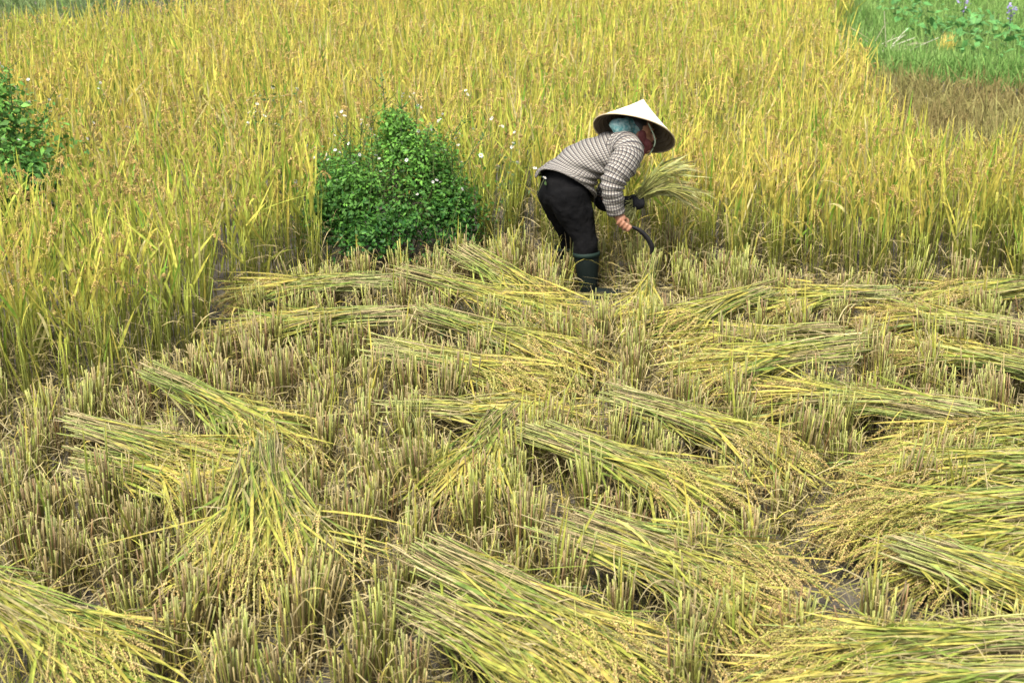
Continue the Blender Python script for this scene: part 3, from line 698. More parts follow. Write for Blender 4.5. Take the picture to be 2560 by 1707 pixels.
def undergrowth():
    M = 15000
    y = 3.6 + 4.9 * R.random(M); x = (R.random(M) * 2 - 1) * (.43 * y + .1)
    q = at_z(1950, 1400); k = (y < edge_y(x) + .1) & (((x - q[0]) / .5) ** 2 + ((y - q[1]) / .32) ** 2 > 1) & (noise2(x * 4, y * 4, 7) > -.35) & (((x - FARMER[0] - .03) / .13) ** 2 + ((y - FARMER[1] + .15) / .25) ** 2 > 1); x, y = x[k], y[k]; M = len(x)
    d = rdir(M, np.abs(R.normal(size=M)) * .35); L = .07 + .17 * R.random(M)
    P = curve_path(np.stack([x, y, np.zeros(M)], 1), d, L, .4 * R.random(M) ** 2, 6)
    c = np.where(R.random((M, 1)) < .55, rc(M, YGR, (.28, .36, .06), .2), rc(M, TAN, YEL, .2))
    G = Geo(); G.ribbon(P, nrm(np.cross(d, R.normal(size=(M, 3)))), leaf_w(.003 + .004 * R.random(M), 6), grad(c * .5, c, 6))
    tag(G.build('low_grass_blades', M_LEAF), 'short yellow green grass blades sprouting all over the cut ground', 'grass', kind='stuff')
undergrowth()

def sprig(dx, dy, label):
    p = at_z(dx, dy, .05); p[2] = 0; G = Geo(); n = 26
    G.tube(curve_path(np.zeros((3, 3)), rdir(3, .3 * R.random(3)), np.full(3, .13), np.zeros(3), 4), np.full((3, 4), .0015), np.full((3, 4, 3), (.10, .2, .05)))
    pos = np.concatenate([R.normal(size=(n, 2)) * .022, .03 + .11 * R.random((n, 1))], 1)
    leaves(G, pos, UP + .6 * R.normal(size=(n, 3)), .028 * (.7 + .5 * R.random(n)), rc(n, (.12, .27, .07), (.16, .33, .10)))
    tag(G.build('weed_sprig', M_BUSH), label, 'weed', 'small green weeds in the stubble').location = tuple(p)
sprig(525, 1540, 'small fresh green weed at the bottom edge left of centre')
sprig(1335, 1400, 'small pale green weed above the large front sheaf')
sprig(1015, 790, 'small green weed beside the fourth sheaf down from the bush')
sprig(1765, 1530, 'little green weed by the bottom right sheaves')

# ------------------------------------------------------------------ the farmer
YC = 7.72
def loft(rings, closed=True):             # rings (S,K,3) -> Geo-friendly arrays
    S, K, _ = rings.shape
    i = (np.arange(S - 1)[:, None] * K + np.arange(K)[None]).reshape(-1)
    j = (np.arange(S - 1)[:, None] * K + ((np.arange(K) + 1) % K)[None]).reshape(-1)
    return np.stack([i, j, j + K, i + K], 1)
def cr(pts, n):                           # smooth resampling of a poly line with extra columns
    pts = np.asarray(pts, float); m = len(pts); t = np.linspace(0, m - 1, n)
    i = np.clip(t.astype(int), 0, m - 2); f = (t - i)[:, None]
    p0 = pts[np.clip(i - 1, 0, m - 1)]; p1 = pts[i]; p2 = pts[i + 1]; p3 = pts[np.clip(i + 2, 0, m - 1)]
    return .5 * ((2 * p1) + (-p0 + p2) * f + (2 * p0 - 5 * p1 + 4 * p2 - p3) * f ** 2 + (-p0 + 3 * p1 - 3 * p2 + p3) * f ** 3)
def limb_rings(pts, n, K, phase=0):       # pts: x,y,z,r
    q = cr(pts, n); c = q[:, :3]; r = q[:, 3]
    T = nrm(np.gradient(c, axis=0)); A = nrm(np.cross(T, np.array([0, 1.0, 0.05]))); B = np.cross(T, A)
    a = np.arange(K) * 2 * math.pi / K + phase
    return c[:, None] + r[:, None, None] * (A[:, None] * np.cos(a)[None, :, None] + B[:, None] * np.sin(a)[None, :, None])
def solid(G, rings):
    S, K, _ = rings.shape; s0 = rings[0].mean(0); s1 = rings[-1].mean(0)
    v = np.concatenate([rings.reshape(-1, 3), [s0, s1]]); n = S * K
    k = np.arange(K); k2 = (k + 1) % K
    G.add(v, np.full_like(v, .5), [loft(rings), np.stack([k2, k, np.full(K, n)], 1), np.stack([(S - 1) * K + k, (S - 1) * K + k2, np.full(K, n + 1)], 1)])
def blob(G, c, rx, ry, rz, X=None, Z=None):
    X = np.array([1, 0, 0.]) if X is None else nrm(np.asarray(X)); Z = UP if Z is None else nrm(np.asarray(Z))
    Yv = np.cross(Z, X)
    th = np.linspace(.05, math.pi - .05, 12); ph = np.arange(16) * 2 * math.pi / 16
    rings = np.array([[c + X * rx * math.sin(t) * math.cos(p) + Yv * ry * math.sin(t) * math.sin(p) - Z * rz * math.cos(t) for p in ph] for t in th])
    solid(G, rings)
def limb(G, pts, n=None, K=14):
    solid(G, limb_rings(pts, n or len(pts) * 4, K))
def remesh(o, vox, smooth=4, tex=None):
    m = o.modifiers.new('remesh', 'REMESH'); m.mode = 'VOXEL'; m.voxel_size = vox; m.use_smooth_shade = True
    s = o.modifiers.new('smooth', 'SMOOTH'); s.iterations = smooth; s.factor = .5
def J(zx, zy, Y, r): return [*pz(zx, zy, Y), r]

ORG = np.array([*pz(420, 1400, 7.6)[:2], 0.0])
M_SKIN = simple_mat('skin', (.25, .125, .075), .5, .3, (30, (.20, .09, .052)), (200, .3, .002))
head_c = pz(742, 335, 7.74)
hup = nrm(np.array([.12, .20, 1.0])); hf = nrm(np.array([.93, -.10, -.28])); hf = nrm(hf - hup * np.dot(hf, hup)); hl = np.cross(hup, hf)
# --- body: one continuous surface
G = Geo()
limb(G, [J(275, 650, YC, .12), J(340, 560, YC, .11), J(480, 475, YC, .09), J(610, 445, YC, .09), J(680, 400, YC, .07)])
limb(G, [J(640, 420, YC, .06), J(700, 375, YC, .05), [*(head_c - hup * .03), .055]])
limb(G, [J(640, 440, YC - .05, .06), J(665, 445, 7.56, .058), J(590, 620, 7.46, .045), J(592, 640, 7.46, .042), J(600, 740, 7.46, .034), J(613, 838, 7.47, .024)])
limb(G, [J(640, 450, YC + .05, .06), J(640, 470, 7.86, .055), J(545, 740, 7.84, .04), J(530, 760, 7.83, .036), J(620, 775, 7.74, .03), J(700, 770, 7.68, .022)])
limb(G, [J(300, 690, 7.64, .10), J(325, 800, 7.62, .085), J(385, 960, 7.61, .055), J(418, 1090, 7.6, .05), J(428, 1350, 7.58, .035)])
limb(G, [J(270, 690, 7.8, .10), J(280, 800, 7.82, .06), J(308, 980, 7.87, .042), J(300, 1080, 7.9, .04), J(300, 1250, 7.92, .035)])
# head with face
blob(G, head_c + hup * .025 - hf * .01, .093, .075, .095, hf, hup)
blob(G, head_c - hup * .045 + hf * .03, .062, .055, .062, hf, hup)
blob(G, head_c - hup * .092 + hf * .066, .022, .024, .018, hf, hup)                    # chin
limb(G, [[*(head_c + hf * .083 + hup * .012), .008], [*(head_c + hf * .098 - hup * .018), .011], [*(head_c + hf * .103 - hup * .028), .013]], 8, 8)   # nose
blob(G, head_c + hf * .085 - hup * .058, .012, .024, .007, hf, hup); blob(G, head_c + hf * .083 - hup * .068, .012, .02, .007, hf, hup)   # lips
for s in (-1, 1):
    blob(G, head_c + hf * .078 + hup * .028 + hl * .03 * s, .014, .022, .007, hf, hup)  # brows
    blob(G, head_c - hf * .005 - hup * .01 + hl * .074 * s, .014, .009, .028, hf, hup)  # ears
# right hand: palm, four curled fingers, thumb round the handle
hA, hB = pz(563, 832, 7.47), pz(706, 933, 7.45)          # sickle handle line
hx = nrm(hB - hA); w0 = pz(613, 838, 7.47); 
palm = pz(640, 880, 7.455)
limb(G, [[*w0, .024], [*(w0 * .5 + palm * .5), .027], [*palm, .030], [*(palm + (palm - w0) * .35), .025]], 12, 12)
hn = np.array([0, -1.0, -.35]); hn = nrm(hn - hx * np.dot(hn, hx)); hd_ = np.cross(hx, hn); 
if hd_[2] > 0: hd_ = -hd_
for j in range(4):
    c = hA + (hB - hA) * (.50 + .145 * j); L = [.85, 1.0, .98, .82][3 - j]
    pts = [c + hn * .030 - hd_ * .022, c + hn * .034 + hd_ * .004 * L, c + hn * .020 + hd_ * .026 * L, c - hn * .004 + hd_ * .030 * L, c - hn * .020 + hd_ * .014]
    limb(G, [[*p, r] for p, r in zip(pts, (.0095, .0098, .0092, .0088, .0078))], 14, 8)
thb = palm - hn * .005
limb(G, [[*(thb), .014], [*(hA + (hB - hA) * .72 - hn * .022 - hd_ * .012), .011], [*(hA + (hB - hA) * .86 - hn * .01 + hd_ * .014), .009]], 10, 8)
G.v = [v - ORG for v in G.v]
body = G.build('person', M_SKIN, smooth=True); body.location = tuple(ORG)
remesh(body, .0045, 3)
tag(body, 'person in conical hat, checked shirt and rubber boots bending to cut rice', 'person')
def part(G, name, mat, parent=body, smooth=True, label=None):
    G.v = [v - ORG for v in G.v]; o = G.build(name, mat, parent, smooth=smooth)
    if label: o['label'] = label
    return o

# hair
M_HAIR = simple_mat('hair', (.012, .010, .009), .45, .4)
G = Geo(); blob(G, head_c + hup * .035 - hf * .022, .094, .081, .095, hf, hup); blob(G, head_c - hf * .07 - hup * .04, .035, .045, .04, hf, hup)
part(G, 'hair', M_HAIR)
# eyes
G = Geo()
for s in (-1, 1): blob(G, head_c + hf * .079 + hup * .013 + hl * .03 * s, .008, .011, .006, hf, hup)
part(G, 'eyes', simple_mat('eye', (.02, .015, .012), .2, .5))

# shirt
def plaid():
    m, t, N, Lk = new_mat('plaid_shirt'); p = N['Principled BSDF']; p.inputs['Roughness'].default_value = .85; p.inputs['Specular IOR Level'].default_value = .15
    uv = N.new('ShaderNodeUVMap'); uv.uv_map = 'UVMap'
    sx = N.new('ShaderNodeSeparateXYZ'); Lk.new(uv.outputs[0], sx.inputs[0])
    def stripe(sock, period, width, phase=0.):
        a = N.new('ShaderNodeMath'); a.operation = 'MULTIPLY_ADD'; Lk.new(sock, a.inputs[0]); a.inputs[1].default_value = 1 / period; a.inputs[2].default_value = phase
        f = N.new('ShaderNodeMath'); f.operation = 'FRACT'; Lk.new(a.outputs[0], f.inputs[0])
        l = N.new('ShaderNodeMath'); l.operation = 'LESS_THAN'; Lk.new(f.outputs[0], l.inputs[0]); l.inputs[1].default_value = width
        return l.outputs[0]
    base = (.175, .152, .118, 1); last = None
    def mix(fac_sock, fac, col, prev):
        mm = N.new('ShaderNodeMix'); mm.data_type = 'RGBA'
        k = N.new('ShaderNodeMath'); k.operation = 'MULTIPLY'; Lk.new(fac_sock, k.inputs[0]); k.inputs[1].default_value = fac
        Lk.new(k.outputs[0], mm.inputs[0])
        if prev is None: mm.inputs[6].default_value = base
        else: Lk.new(prev, mm.inputs[6])
        mm.inputs[7].default_value = (*col, 1); return mm.outputs[2]
    c = None
    for ax in (0, 1):
        c = mix(stripe(sx.outputs[ax], .018, .40, .3), .42, (.32, .315, .28), c)
    for ax in (0, 1):
        c = mix(stripe(sx.outputs[ax], .018, .30), .82, (.018, .015, .021), c)
        c = mix(stripe(sx.outputs[ax], .018, .12, .5), .6, (.08, .065, .07), c)
    Lk.new(c, p.inputs['Base Color'])
    tc = N.new('ShaderNodeTexCoord'); n = N.new('ShaderNodeTexNoise'); n.inputs['Scale'].default_value = 22; n.inputs['Detail'].default_value = 3
    Lk.new(tc.outputs['Object'], n.inputs['Vector']); b = N.new('ShaderNodeBump'); b.inputs['Distance'].default_value = .012; b.inputs['Strength'].default_value = .6
    Lk.new(n.outputs[0], b.inputs['Height']); Lk.new(b.outputs[0], p.inputs['Normal'])
    return m
M_PLAID = plaid()
def shirt():
    pieces = []
    # torso sections: back point and belly point in the crop, half width across
    sec = [((100, 622), (472, 800), .175), ((122, 570), (468, 745), .185), ((188, 530), (470, 660), .172), ((300, 438), (500, 610), .160), ((420, 388), (560, 580), .160),
           ((530, 352), (620, 560), .168), ((630, 336), (690, 535), .168), ((700, 345), (735, 500), .135), ((730, 372), (745, 450), .075)]
    ks = []
    for (bk, be, hw) in sec:
        A_ = pz(*bk, YC); B_ = pz(*be, YC); ks.append([*((A_ + B_) / 2), *((A_ - B_) / 2), hw])
    q = cr(ks, 70); c = q[:, :3]; d = q[:, 3:6]; hw = q[:, 6]; K = 72
    a = np.arange(K) * 2 * math.pi / K
    ca, sa = np.cos(a), np.sin(a)
    ex = np.sign(ca) * np.abs(ca) ** .85; ey = np.sign(sa) * np.abs(sa) ** .85
    ring = c[:, None] + d[:, None] * ex[None, :, None] + np.array([0, 1.0, 0]) * (hw[:, None] * ey[None])[..., None]
    nr = nrm(ring - c[:, None]); s = np.linspace(0, 1, 70)[:, None]
    spn = nrm(np.gradient(c, axis=0))[:, None]
    lift = .15 * np.clip(-sa - .05, 0, 1) ** .8 * np.clip(1 - s[:, 0] / .45, 0, 1)[:, None] ** 1.5
    ring = ring + spn * lift[..., None]
    # folds: soft creases running from belly up to the back
    w1 = np.sin(s * 46 + 2.2 * np.sin(a * 1.5)[None] + 3 * ca[None]) * .0115 * (.35 + .65 * np.clip(-ca[None] + .4, 0, 1)) * np.clip(s * 3, 0, 1)
    w2 = np.sin(a[None] * 7 + s * 5) * .006 * np.clip(1 - s * 4, 0, 1) + .003 * np.sin(a[None] * 3 + s * 30)
    ring = ring + nr * (w1 + w2)[..., None]
    Ls = np.concatenate([[0], np.cumsum(np.linalg.norm(np.diff(c, axis=0), axis=1))])
    pieces.append((ring, Ls, 2 * math.pi * .165))
    for pts in ([J(635, 425, 7.62, .088), J(672, 432, 7.56, .086), J(680, 475, 7.52, .084), J(645, 545, 7.48, .079), J(600, 620, 7.455, .070), J(583, 690, 7.45, .062), J(592, 760, 7.455, .056), J(606, 835, 7.465, .047)],
                [J(635, 440, 7.80, .085), J(655, 450, 7.86, .080), J(620, 560, 7.87, .072), J(560, 680, 7.86, .062), J(530, 750, 7.84, .055)]):
        n = 60; ring = limb_rings(pts, n, 40); cc = ring.mean(1, keepdims=True); nr = nrm(ring - cc); s = np.linspace(0, 1, n)[:, None]; a2 = np.arange(40) * 2 * math.pi / 40
        bendk = np.exp(-((s - .58) / .16) ** 2)
        ww = .005 * np.sin(s * 75 + 1.8 * np.sin(a2)[None]) * (.4 + bendk) + .003 * np.sin(s * 31 + a2[None] * 2)
        ring = ring + nr * ww[..., None]
        Ls = np.concatenate([[0], np.cumsum(np.linalg.norm(np.diff(cc[:, 0], axis=0), axis=1))])
        pieces.append((ring, Ls, 2 * math.pi * .065))
    G = Geo(); uvs = []
    for ring, Ls, circ in pieces:
        S, K, _ = ring.shape; f = loft(ring)
        G.add(ring, np.full_like(ring, .5), [f])
        si = np.arange(S - 1).repeat(K); ki = np.tile(np.arange(K), S - 1)
        u0 = ki / K * circ; u1 = (ki + 1) / K * circ
        uvs.append(np.stack([np.stack([u0, Ls[si]], 1), np.stack([u1, Ls[si]], 1), np.stack([u1, Ls[si + 1]], 1), np.stack([u0, Ls[si + 1]], 1)], 1).reshape(-1, 2))
    o = part(G, 'shirt', M_PLAID, label='grey and beige checked long sleeved shirt')
    uvl = o.data.uv_layers.new(name='UVMap'); uvl.data.foreach_set('uv', np.concatenate(uvs).astype(np.float32).reshape(-1))
    sm = o.modifiers.new('thickness', 'SOLIDIFY'); sm.thickness = .003; sm.offset = -1
    # collar
    G = Geo(); c0 = pz(722, 392, YC); t = nrm(pz(770, 350, YC) - pz(700, 400, YC)); A_ = nrm(np.cross(t, [0, 1, 0])); K = 28; a = np.arange(K) * 2 * math.pi / K
    rg = np.array([[c0 + t * z + A_ * r * math.cos(x) + np.array([0, 1, 0]) * r * .95 * math.sin(x) for x in a] for z, r in ((0, .078), (.02, .068), (.035, .066), (.028, .074), (.004, .086))])
    G.add(rg, np.full_like(rg, .5), [loft(rg)])
    co = part(G, 'collar', M_PLAID, parent=o); uvl = co.data.uv_layers.new(name='UVMap')
    vi = np.zeros(len(co.data.loops), np.int32); co.data.loops.foreach_get('vertex_index', vi)
    uvl.data.foreach_set('uv', np.stack([(vi % K) * .016, (vi // K) * .02], 1).astype(np.float32).reshape(-1))
    # cuff
    G = Geo(); rg = limb_rings([J(603, 815, 7.464, .051), J(609, 842, 7.466, .050)], 4, 24); G.add(rg, np.full_like(rg, .5), [loft(rg)])
    cu = part(G, 'cuff', M_PLAID, parent=o); uvl = cu.data.uv_layers.new(name='UVMap'); vi = np.zeros(len(cu.data.loops), np.int32); cu.data.loops.foreach_get('vertex_index', vi)
    uvl.data.foreach_set('uv', np.stack([(vi % 24) * .013, (vi // 24) * .01], 1).astype(np.float32).reshape(-1))
    cu.modifiers.new('thickness', 'SOLIDIFY').thickness = .003
shirt()

# trousers
M_TROUSER = simple_mat('black_cloth', (.0022, .0022, .0025), .9, .08, (14, (.0048, .0045, .0046)), (26, .7, .012))
G = Geo()
blob(G, pz(278, 660, YC), .155, .175, .16, nrm(np.array([1, 0, .3])))
limb(G, [J(300, 690, 7.65, .122), J(322, 780, 7.63, .114), J(362, 880, 7.62, .093), J(402, 980, 7.61, .074), J(415, 1050, 7.6, .073), J(418, 1108, 7.6, .066)])
limb(G, [J(245, 690, 7.8, .125), J(258, 780, 7.82, .108), J(292, 890, 7.85, .082), J(312, 990, 7.88, .064), J(302, 1090, 7.9, .057)])
limb(G, [J(390, 790, 7.60, .05), J(440, 830, 7.58, .025), J(458, 870, 7.58, .010)])     # loose flap at the front
tr = part(G, 'trousers', M_TROUSER); remesh(tr, .008, 5)
tx = bpy.data.textures.new('folds', 'CLOUDS'); tx.noise_scale = .09
tx2 = bpy.data.textures.new('creases', 'MUSGRAVE') if False else bpy.data.textures.new('creases', 'CLOUDS'); tx2.noise_scale = .055; tx2.noise_depth = 3
dm = tr.modifiers.new('folds', 'DISPLACE'); dm.texture = tx; dm.strength = .026; dm.mid_level = .5

# boots
M_BOOT = simple_mat('boot_rubber', (.0022, .005, .004), .75, .12, (9, (.005, .008, .006)), (40, .4, .004))
M_RIM = simple_mat('boot_rim', (.006, .014, .010), .7, .15)
for k, (t0, t1, Yt, Yb, w1) in enumerate((((420, 1100), (430, 1345), 7.6, 7.58, .071), ((290, 1060), (300, 1235), 7.9, 7.9, .064))):
    G = Geo(); top = pz(*t0, Yt); an = pz(*t1, Yb); an[2] = .085; bot = an.copy(); bot[2] = .035
    toe = np.array([.165, -.03, 0])
    limb(G, [[*top, w1], [*(top * .7 + an * .3), w1 * .97], [*(top * .35 + an * .65), w1 * .84], [*an, w1 * .74], [*(bot), w1 * .62]])
    limb(G, [[*(bot - toe * .25), .038], [*bot, .042], [*(bot + toe * .5), .043], [*(bot + toe), .040], [*(bot + toe * 1.18 - UP * .004), .028]])
    bt = part(G, 'boot', M_BOOT); remesh(bt, .007, 4)
    G = Geo(); ax_ = nrm(an - top); A_ = nrm(np.cross(ax_, [0, 1, 0])); B_ = np.cross(ax_, A_); a = np.arange(28) * 2 * math.pi / 28
    rg = np.array([[top + ax_ * z + (A_ * math.cos(x) + B_ * math.sin(x)) * r for x in a] for z, r in ((-.012, w1 - .001), (-.012, w1 + .006), (.012, w1 + .006), (.012, w1 - .001))])
    G.add(rg, np.full_like(rg, .5), [loft(rg)]); part(G, 'boot_rim', M_RIM, parent=bt)

# gloved left hand and dark forearm cover
M_GLOVE = simple_mat('glove', (.005, .005, .006), .75, .2, (60, (.010, .010, .012)), (120, .6, .004))
G = Geo(); gc = pz(738, 770, 7.66)
limb(G, [J(515, 735, 7.85, .050), J(525, 772, 7.84, .049), J(570, 785, 7.79, .044), J(640, 775, 7.72, .036), J(695, 768, 7.68, .031)])
part(G, 'arm_cover', M_GLOVE, label='black forearm cover'); 
G = Geo()
limb(G, [J(690, 768, 7.68, .028), J(715, 762, 7.67, .034), J(742, 758, 7.67, .034), J(762, 752, 7.67, .026)])
for j in range(4):
    c = pz(712 + j * 17, 745, 7.64); L = [.9, 1, .95, .8][j]
    pts = [c + np.array([0, -.005, .012]), c + np.array([.006, -.045, .004]), c + np.array([.008, -.056, -.026 * L]), c + np.array([.006, -.04, -.052 * L]), c + np.array([.0, -.018, -.056 * L])]
    limb(G, [[*p, r] for p, r in zip(pts, (.012, .0115, .011, .0105, .009))], 14, 8)
limb(G, [J(715, 755, 7.66, .015), J(700, 785, 7.62, .013), J(712, 808, 7.60, .011)], 10, 8)
gl = part(G, 'glove', M_GLOVE, label='black glove on the far hand'); remesh(gl, .005, 2)

# head scarf (teal) and dusky red face cloth
M_TEAL = simple_mat('teal_cloth', (.035, .125, .13), .85, .15, (55, (.18, .25, .24)), (30, .8, .012))
M_RED = simple_mat('red_cloth', (.07, .018, .018), .85, .15, (25, (.13, .042, .042)), (30, .8, .01))
G = Geo()
blob(G, head_c + hup * .02 - hf * .045 - hl * .005, .085, .088, .088, hf, hup)
limb(G, [J(640, 290, 7.66, .05), J(610, 292, 7.66, .045), J(590, 312, 7.66, .03)], 12, 16)
limb(G, [J(690, 290, 7.66, .045), J(640, 305, 7.65, .055), J(600, 322, 7.66, .028)], 12, 16)
sc_ = part(G, 'head_scarf', M_TEAL, label='teal patterned cloth wrapped round the back of the head'); remesh(sc_, .006, 3)
dm = sc_.modifiers.new('folds', 'DISPLACE'); dm.texture = tx; dm.strength = .03; dm.mid_level = .5
G = Geo()
blob(G, head_c - hup * .055 + hf * .036, .064, .060, .050, hf, hup)
blob(G, head_c - hup * .015 + hf * .005 - hl * .045, .045, .035, .045, hf, hup)
limb(G, [[*(head_c - hup * .05 + hf * .02), .06], [*(head_c - hup * .10 + hf * .015), .055], J(748, 420, YC, .05)], 12, 16)
rd = part(G, 'face_cloth', M_RED, label='dusky red cloth over cheek and chin'); remesh(rd, .006, 3)
dm = rd.modifiers.new('folds', 'DISPLACE'); dm.texture = tx; dm.strength = .02; dm.mid_level = .5

# conical hat
def hat():
    fw = np.array([0, CP, -SP]); cu = np.array([0, SP, CP]); rt = np.array([1.0, 0, 0])
    ax = nrm((rt * math.sin(math.radians(16)) + cu * math.cos(math.radians(16))) * math.cos(math.radians(14)) + fw * math.sin(math.radians(14)))
    c = at_y(1585, 334, 7.70); Rr, H = .231, .212
    A_ = nrm(np.cross(ax, [0, 1, 0])); B_ = np.cross(ax, A_)
    m, t, N, Lk = new_mat('palm_leaf_hat'); p = N['Principled BSDF']; p.inputs['Roughness'].default_value = .55
    uv = N.new('ShaderNodeUVMap'); uv.uv_map = 'UVMap'; mp = N.new('ShaderNodeMapping'); mp.inputs['Scale'].default_value = (26, 1.6, 1)
    Lk.new(uv.outputs[0], mp.inputs[0]); n = N.new('ShaderNodeTexNoise'); n.inputs['Scale'].default_value = 3.2; n.inputs['Detail'].default_value = 6; n.inputs['Roughness'].default_value = .65
    Lk.new(mp.outputs[0], n.inputs['Vector'])
    cr_ = N.new('ShaderNodeValToRGB'); e = cr_.color_ramp.elements; e[0].position = .33; e[0].color = (.27, .23, .16, 1); e[1].position = .46; e[1].color = (.56, .53, .44, 1)
    e2 = cr_.color_ramp.elements.new(.72); e2.color = (.68, .66, .58, 1)
    Lk.new(n.outputs[0], cr_.inputs[0]); Lk.new(cr_.outputs[0], p.inputs['Base Color'])
    b = N.new('ShaderNodeBump'); b.inputs['Distance'].default_value = .002; b.inputs['Strength'].default_value = .6; Lk.new(n.outputs[0], b.inputs['Height']); Lk.new(b.outputs[0], p.inputs['Normal'])
    K, S = 72, 26; s = np.linspace(0, 1, S); a = np.arange(K) * 2 * math.pi / K
    rr = Rr * (s + .0) ** 1.03 + .003; zz = H * (1 - s ** .95)
    rib = .0012 * np.sin(s * 2 * math.pi * 14)
    ring = c + ax * zz[:, None, None] + (rr + rib)[:, None, None] * (A_ * np.cos(a)[:, None] + B_ * np.sin(a)[:, None])[None]
    ring = ring + ax * (.003 * np.sin(a * 3 + 1)[None, :, None] * s[:, None, None])
    G = Geo(); G.add(ring, np.full_like(ring, .7), [loft(ring)]); G.f.append(np.arange(K)[None, ::-1].copy())
    o = part(G, 'conical_hat', m, label='pale woven palm leaf conical hat')
    uvl = o.data.uv_layers.new(name='UVMap'); si = np.arange(S - 1).repeat(K); ki = np.tile(np.arange(K), S - 1)
    u = np.stack([np.stack([ki / K, si / S], 1), np.stack([(ki + 1) / K, si / S], 1), np.stack([(ki + 1) / K, (si + 1) / S], 1), np.stack([ki / K, (si + 1) / S], 1)], 1).reshape(-1, 2)
    u = np.concatenate([u, np.zeros((K, 2))]); uvl.data.foreach_set('uv', u.astype(np.float32).reshape(-1))
    # lining of darker leaf and bamboo hoops
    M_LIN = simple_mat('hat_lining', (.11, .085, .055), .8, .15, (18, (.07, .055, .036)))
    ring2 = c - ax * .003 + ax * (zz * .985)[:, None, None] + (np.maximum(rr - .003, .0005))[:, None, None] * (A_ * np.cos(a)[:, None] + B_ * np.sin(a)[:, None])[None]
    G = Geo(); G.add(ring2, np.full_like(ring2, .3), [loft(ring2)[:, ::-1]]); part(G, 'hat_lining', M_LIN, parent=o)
    M_HOOP = simple_mat('bamboo_hoop', (.10, .07, .04), .6, .3)
    G = Geo(); a3 = np.linspace(0, 2 * math.pi, 73)
    for q_ in np.linspace(.25, .92, 9):
        z_ = H * (1 - q_ ** .95); P = c + ax * (z_ - .006) + (Rr * q_ - .004) * (A_ * np.cos(a3)[:, None] + B_ * np.sin(a3)[:, None]); G.tube(P[None], np.full((1, 73), .0022), np.full((1, 73, 3), .1), 5)
    part(G, 'hoops', M_HOOP, parent=o)
    G = Geo(); P = c + (Rr + .001) * (A_ * np.cos(a3)[:, None] + B_ * np.sin(a3)[:, None]) + ax * (.003 * np.sin(a3 * 3 + 1))[:, None]; G.tube(P[None], np.full((1, 73), .004), np.full((1, 73, 3), .1), 6)
    part(G, 'rim', simple_mat('hat_rim', (.30, .24, .15), .6, .3), parent=o)
    # chin strap
    G = Geo(); P = cr(np.array([head_c + hf * .05 + hup * .06 - hl * .07, head_c + hf * .10 - hl * .07 - hup * .03, head_c + hf * .085 - hl * .03 - hup * .10, head_c + hf * .075 + hl * .0 - hup * .115]), 16)
    G.tube(P[None], np.full((1, 16), .004), np.full((1, 16, 3), .3), 6); part(G, 'chin_strap', simple_mat('strap', (.30, .36, .25), .7, .2), parent=o)
hat()

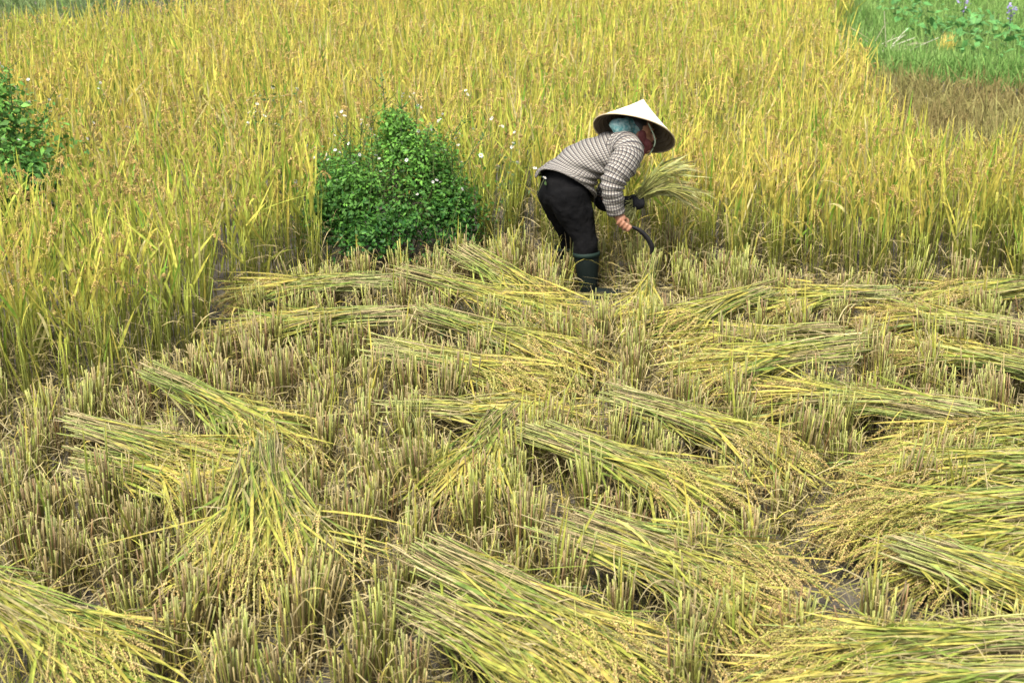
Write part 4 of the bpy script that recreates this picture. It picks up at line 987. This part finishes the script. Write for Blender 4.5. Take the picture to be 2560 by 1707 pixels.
# sickle
def sickle():
    out = np.array([(700, 922), (735, 928), (775, 948), (812, 983), (838, 1023), (850, 1058), (842, 1085), (820, 1107)], float)
    inn = np.array([(697, 937), (728, 949), (761, 974), (790, 1006), (810, 1040), (820, 1068), (821, 1088), (819, 1106)], float)
    o_ = cr(out, 28); i_ = cr(inn, 28); org = hA
    Yv = 7.45; G = Geo()
    po = np.array([pz(*p, Yv) for p in o_]); pi_ = np.array([pz(*p, Yv + .004) for p in i_]); th = np.array([0, .0015, 0])
    rg = np.stack([po - th, po + th, pi_ + th * .3, pi_ - th * .3], 1) - org
    M_STEEL = simple_mat('dark_steel', (.006, .006, .007), .5, .4, (60, (.014, .012, .011)))
    M_STEEL.node_tree.nodes['Principled BSDF'].inputs['Metallic'].default_value = .4
    root = empty('sickle', tuple(org)); tag(root, 'dark curved sickle held in the right hand', 'sickle')
    solid(G, rg); G.build('blade', M_STEEL, root)
    G = Geo(); d = hx * np.linalg.norm(hB - hA)
    solid(G, limb_rings([[*(-hx * .012), .011], [*(d * .05), .0145], [*(d * .4), .013], [*(d * .8), .012], [*(d * .98), .010]], 20, 12))
    G.build('handle', simple_mat('handle_wood', (.09, .055, .03), .6, .3, (40, (.14, .09, .05))), root, smooth=True)
sickle()

# bunch of rice held in the left hand
def held():
    g = pz(735, 765, 7.62); root = empty('rice_bunch', tuple(g)); tag(root, 'freshly cut bunch of rice held in the black glove', 'rice bunch')
    n = 110; b = pz(688, 850, 7.60) - g
    dirs = []
    for j in range(n):
        e = pz(985 + 45 * R.normal(), 580 + 38 * R.normal(), 7.62 + .12 * R.normal()) if R.random() < .5 else pz(1050 + 55 * R.normal(), 718 + 22 * R.normal(), 7.6 + .12 * R.normal())
        dirs.append(e - g)
    E = np.array(dirs); st = b + R.normal(size=(n, 3)) * np.array([.022, .022, .028]); mid = R.normal(size=(n, 3)) * .014
    S = 8; t = np.linspace(0, 1, S)[None, :, None]; 
    P = np.where(t < .3, st[:, None] * (1 - t / .3) + mid[:, None] * (t / .3), mid[:, None] + (E - mid)[:, None] * ((t - .3) / .7) + UP * (.05 * np.sin((t - .3) / .7 * math.pi)))
    G = Geo(); G.tube(P, np.full((n, S), .0024), grad(rc(n, (.50, .50, .20), (.40, .42, .12)), rc(n, YGR, TAN), S)); G.build('stalks', M_STRAW, root)
    m = 210; k = R.integers(0, n, m); ti = R.integers(3, S - 1, m); T = nrm(P[k, ti + 1] - P[k, ti]); b0 = P[k, ti]
    d = nrm(T + .13 * R.normal(size=(m, 3))); PP = curve_path(b0, d, .10 + .13 * R.random(m), .2 * R.random(m), 6)
    G = Geo(); G.ribbon(PP, nrm(np.cross(d, R.normal(size=(m, 3)))), leaf_w(.008 + .007 * R.random(m), 6), grad(rc(m, (.50, .56, .18), (.42, .50, .14)), rc(m, (.62, .62, .22), PALE), 6)); G.build('leaf_blades', M_LEAF, root)
    m = 45; k = R.integers(0, n, m); b0 = P[k, R.integers(5, S, m)]; G = Geo(); panicles(G, b0, nrm(E[k] + .15 * R.normal(size=(m, 3))), .14 + .06 * R.random(m), .2 + .5 * R.random(m), 34, .008); G.build('ears', M_GRAIN, root)
held()
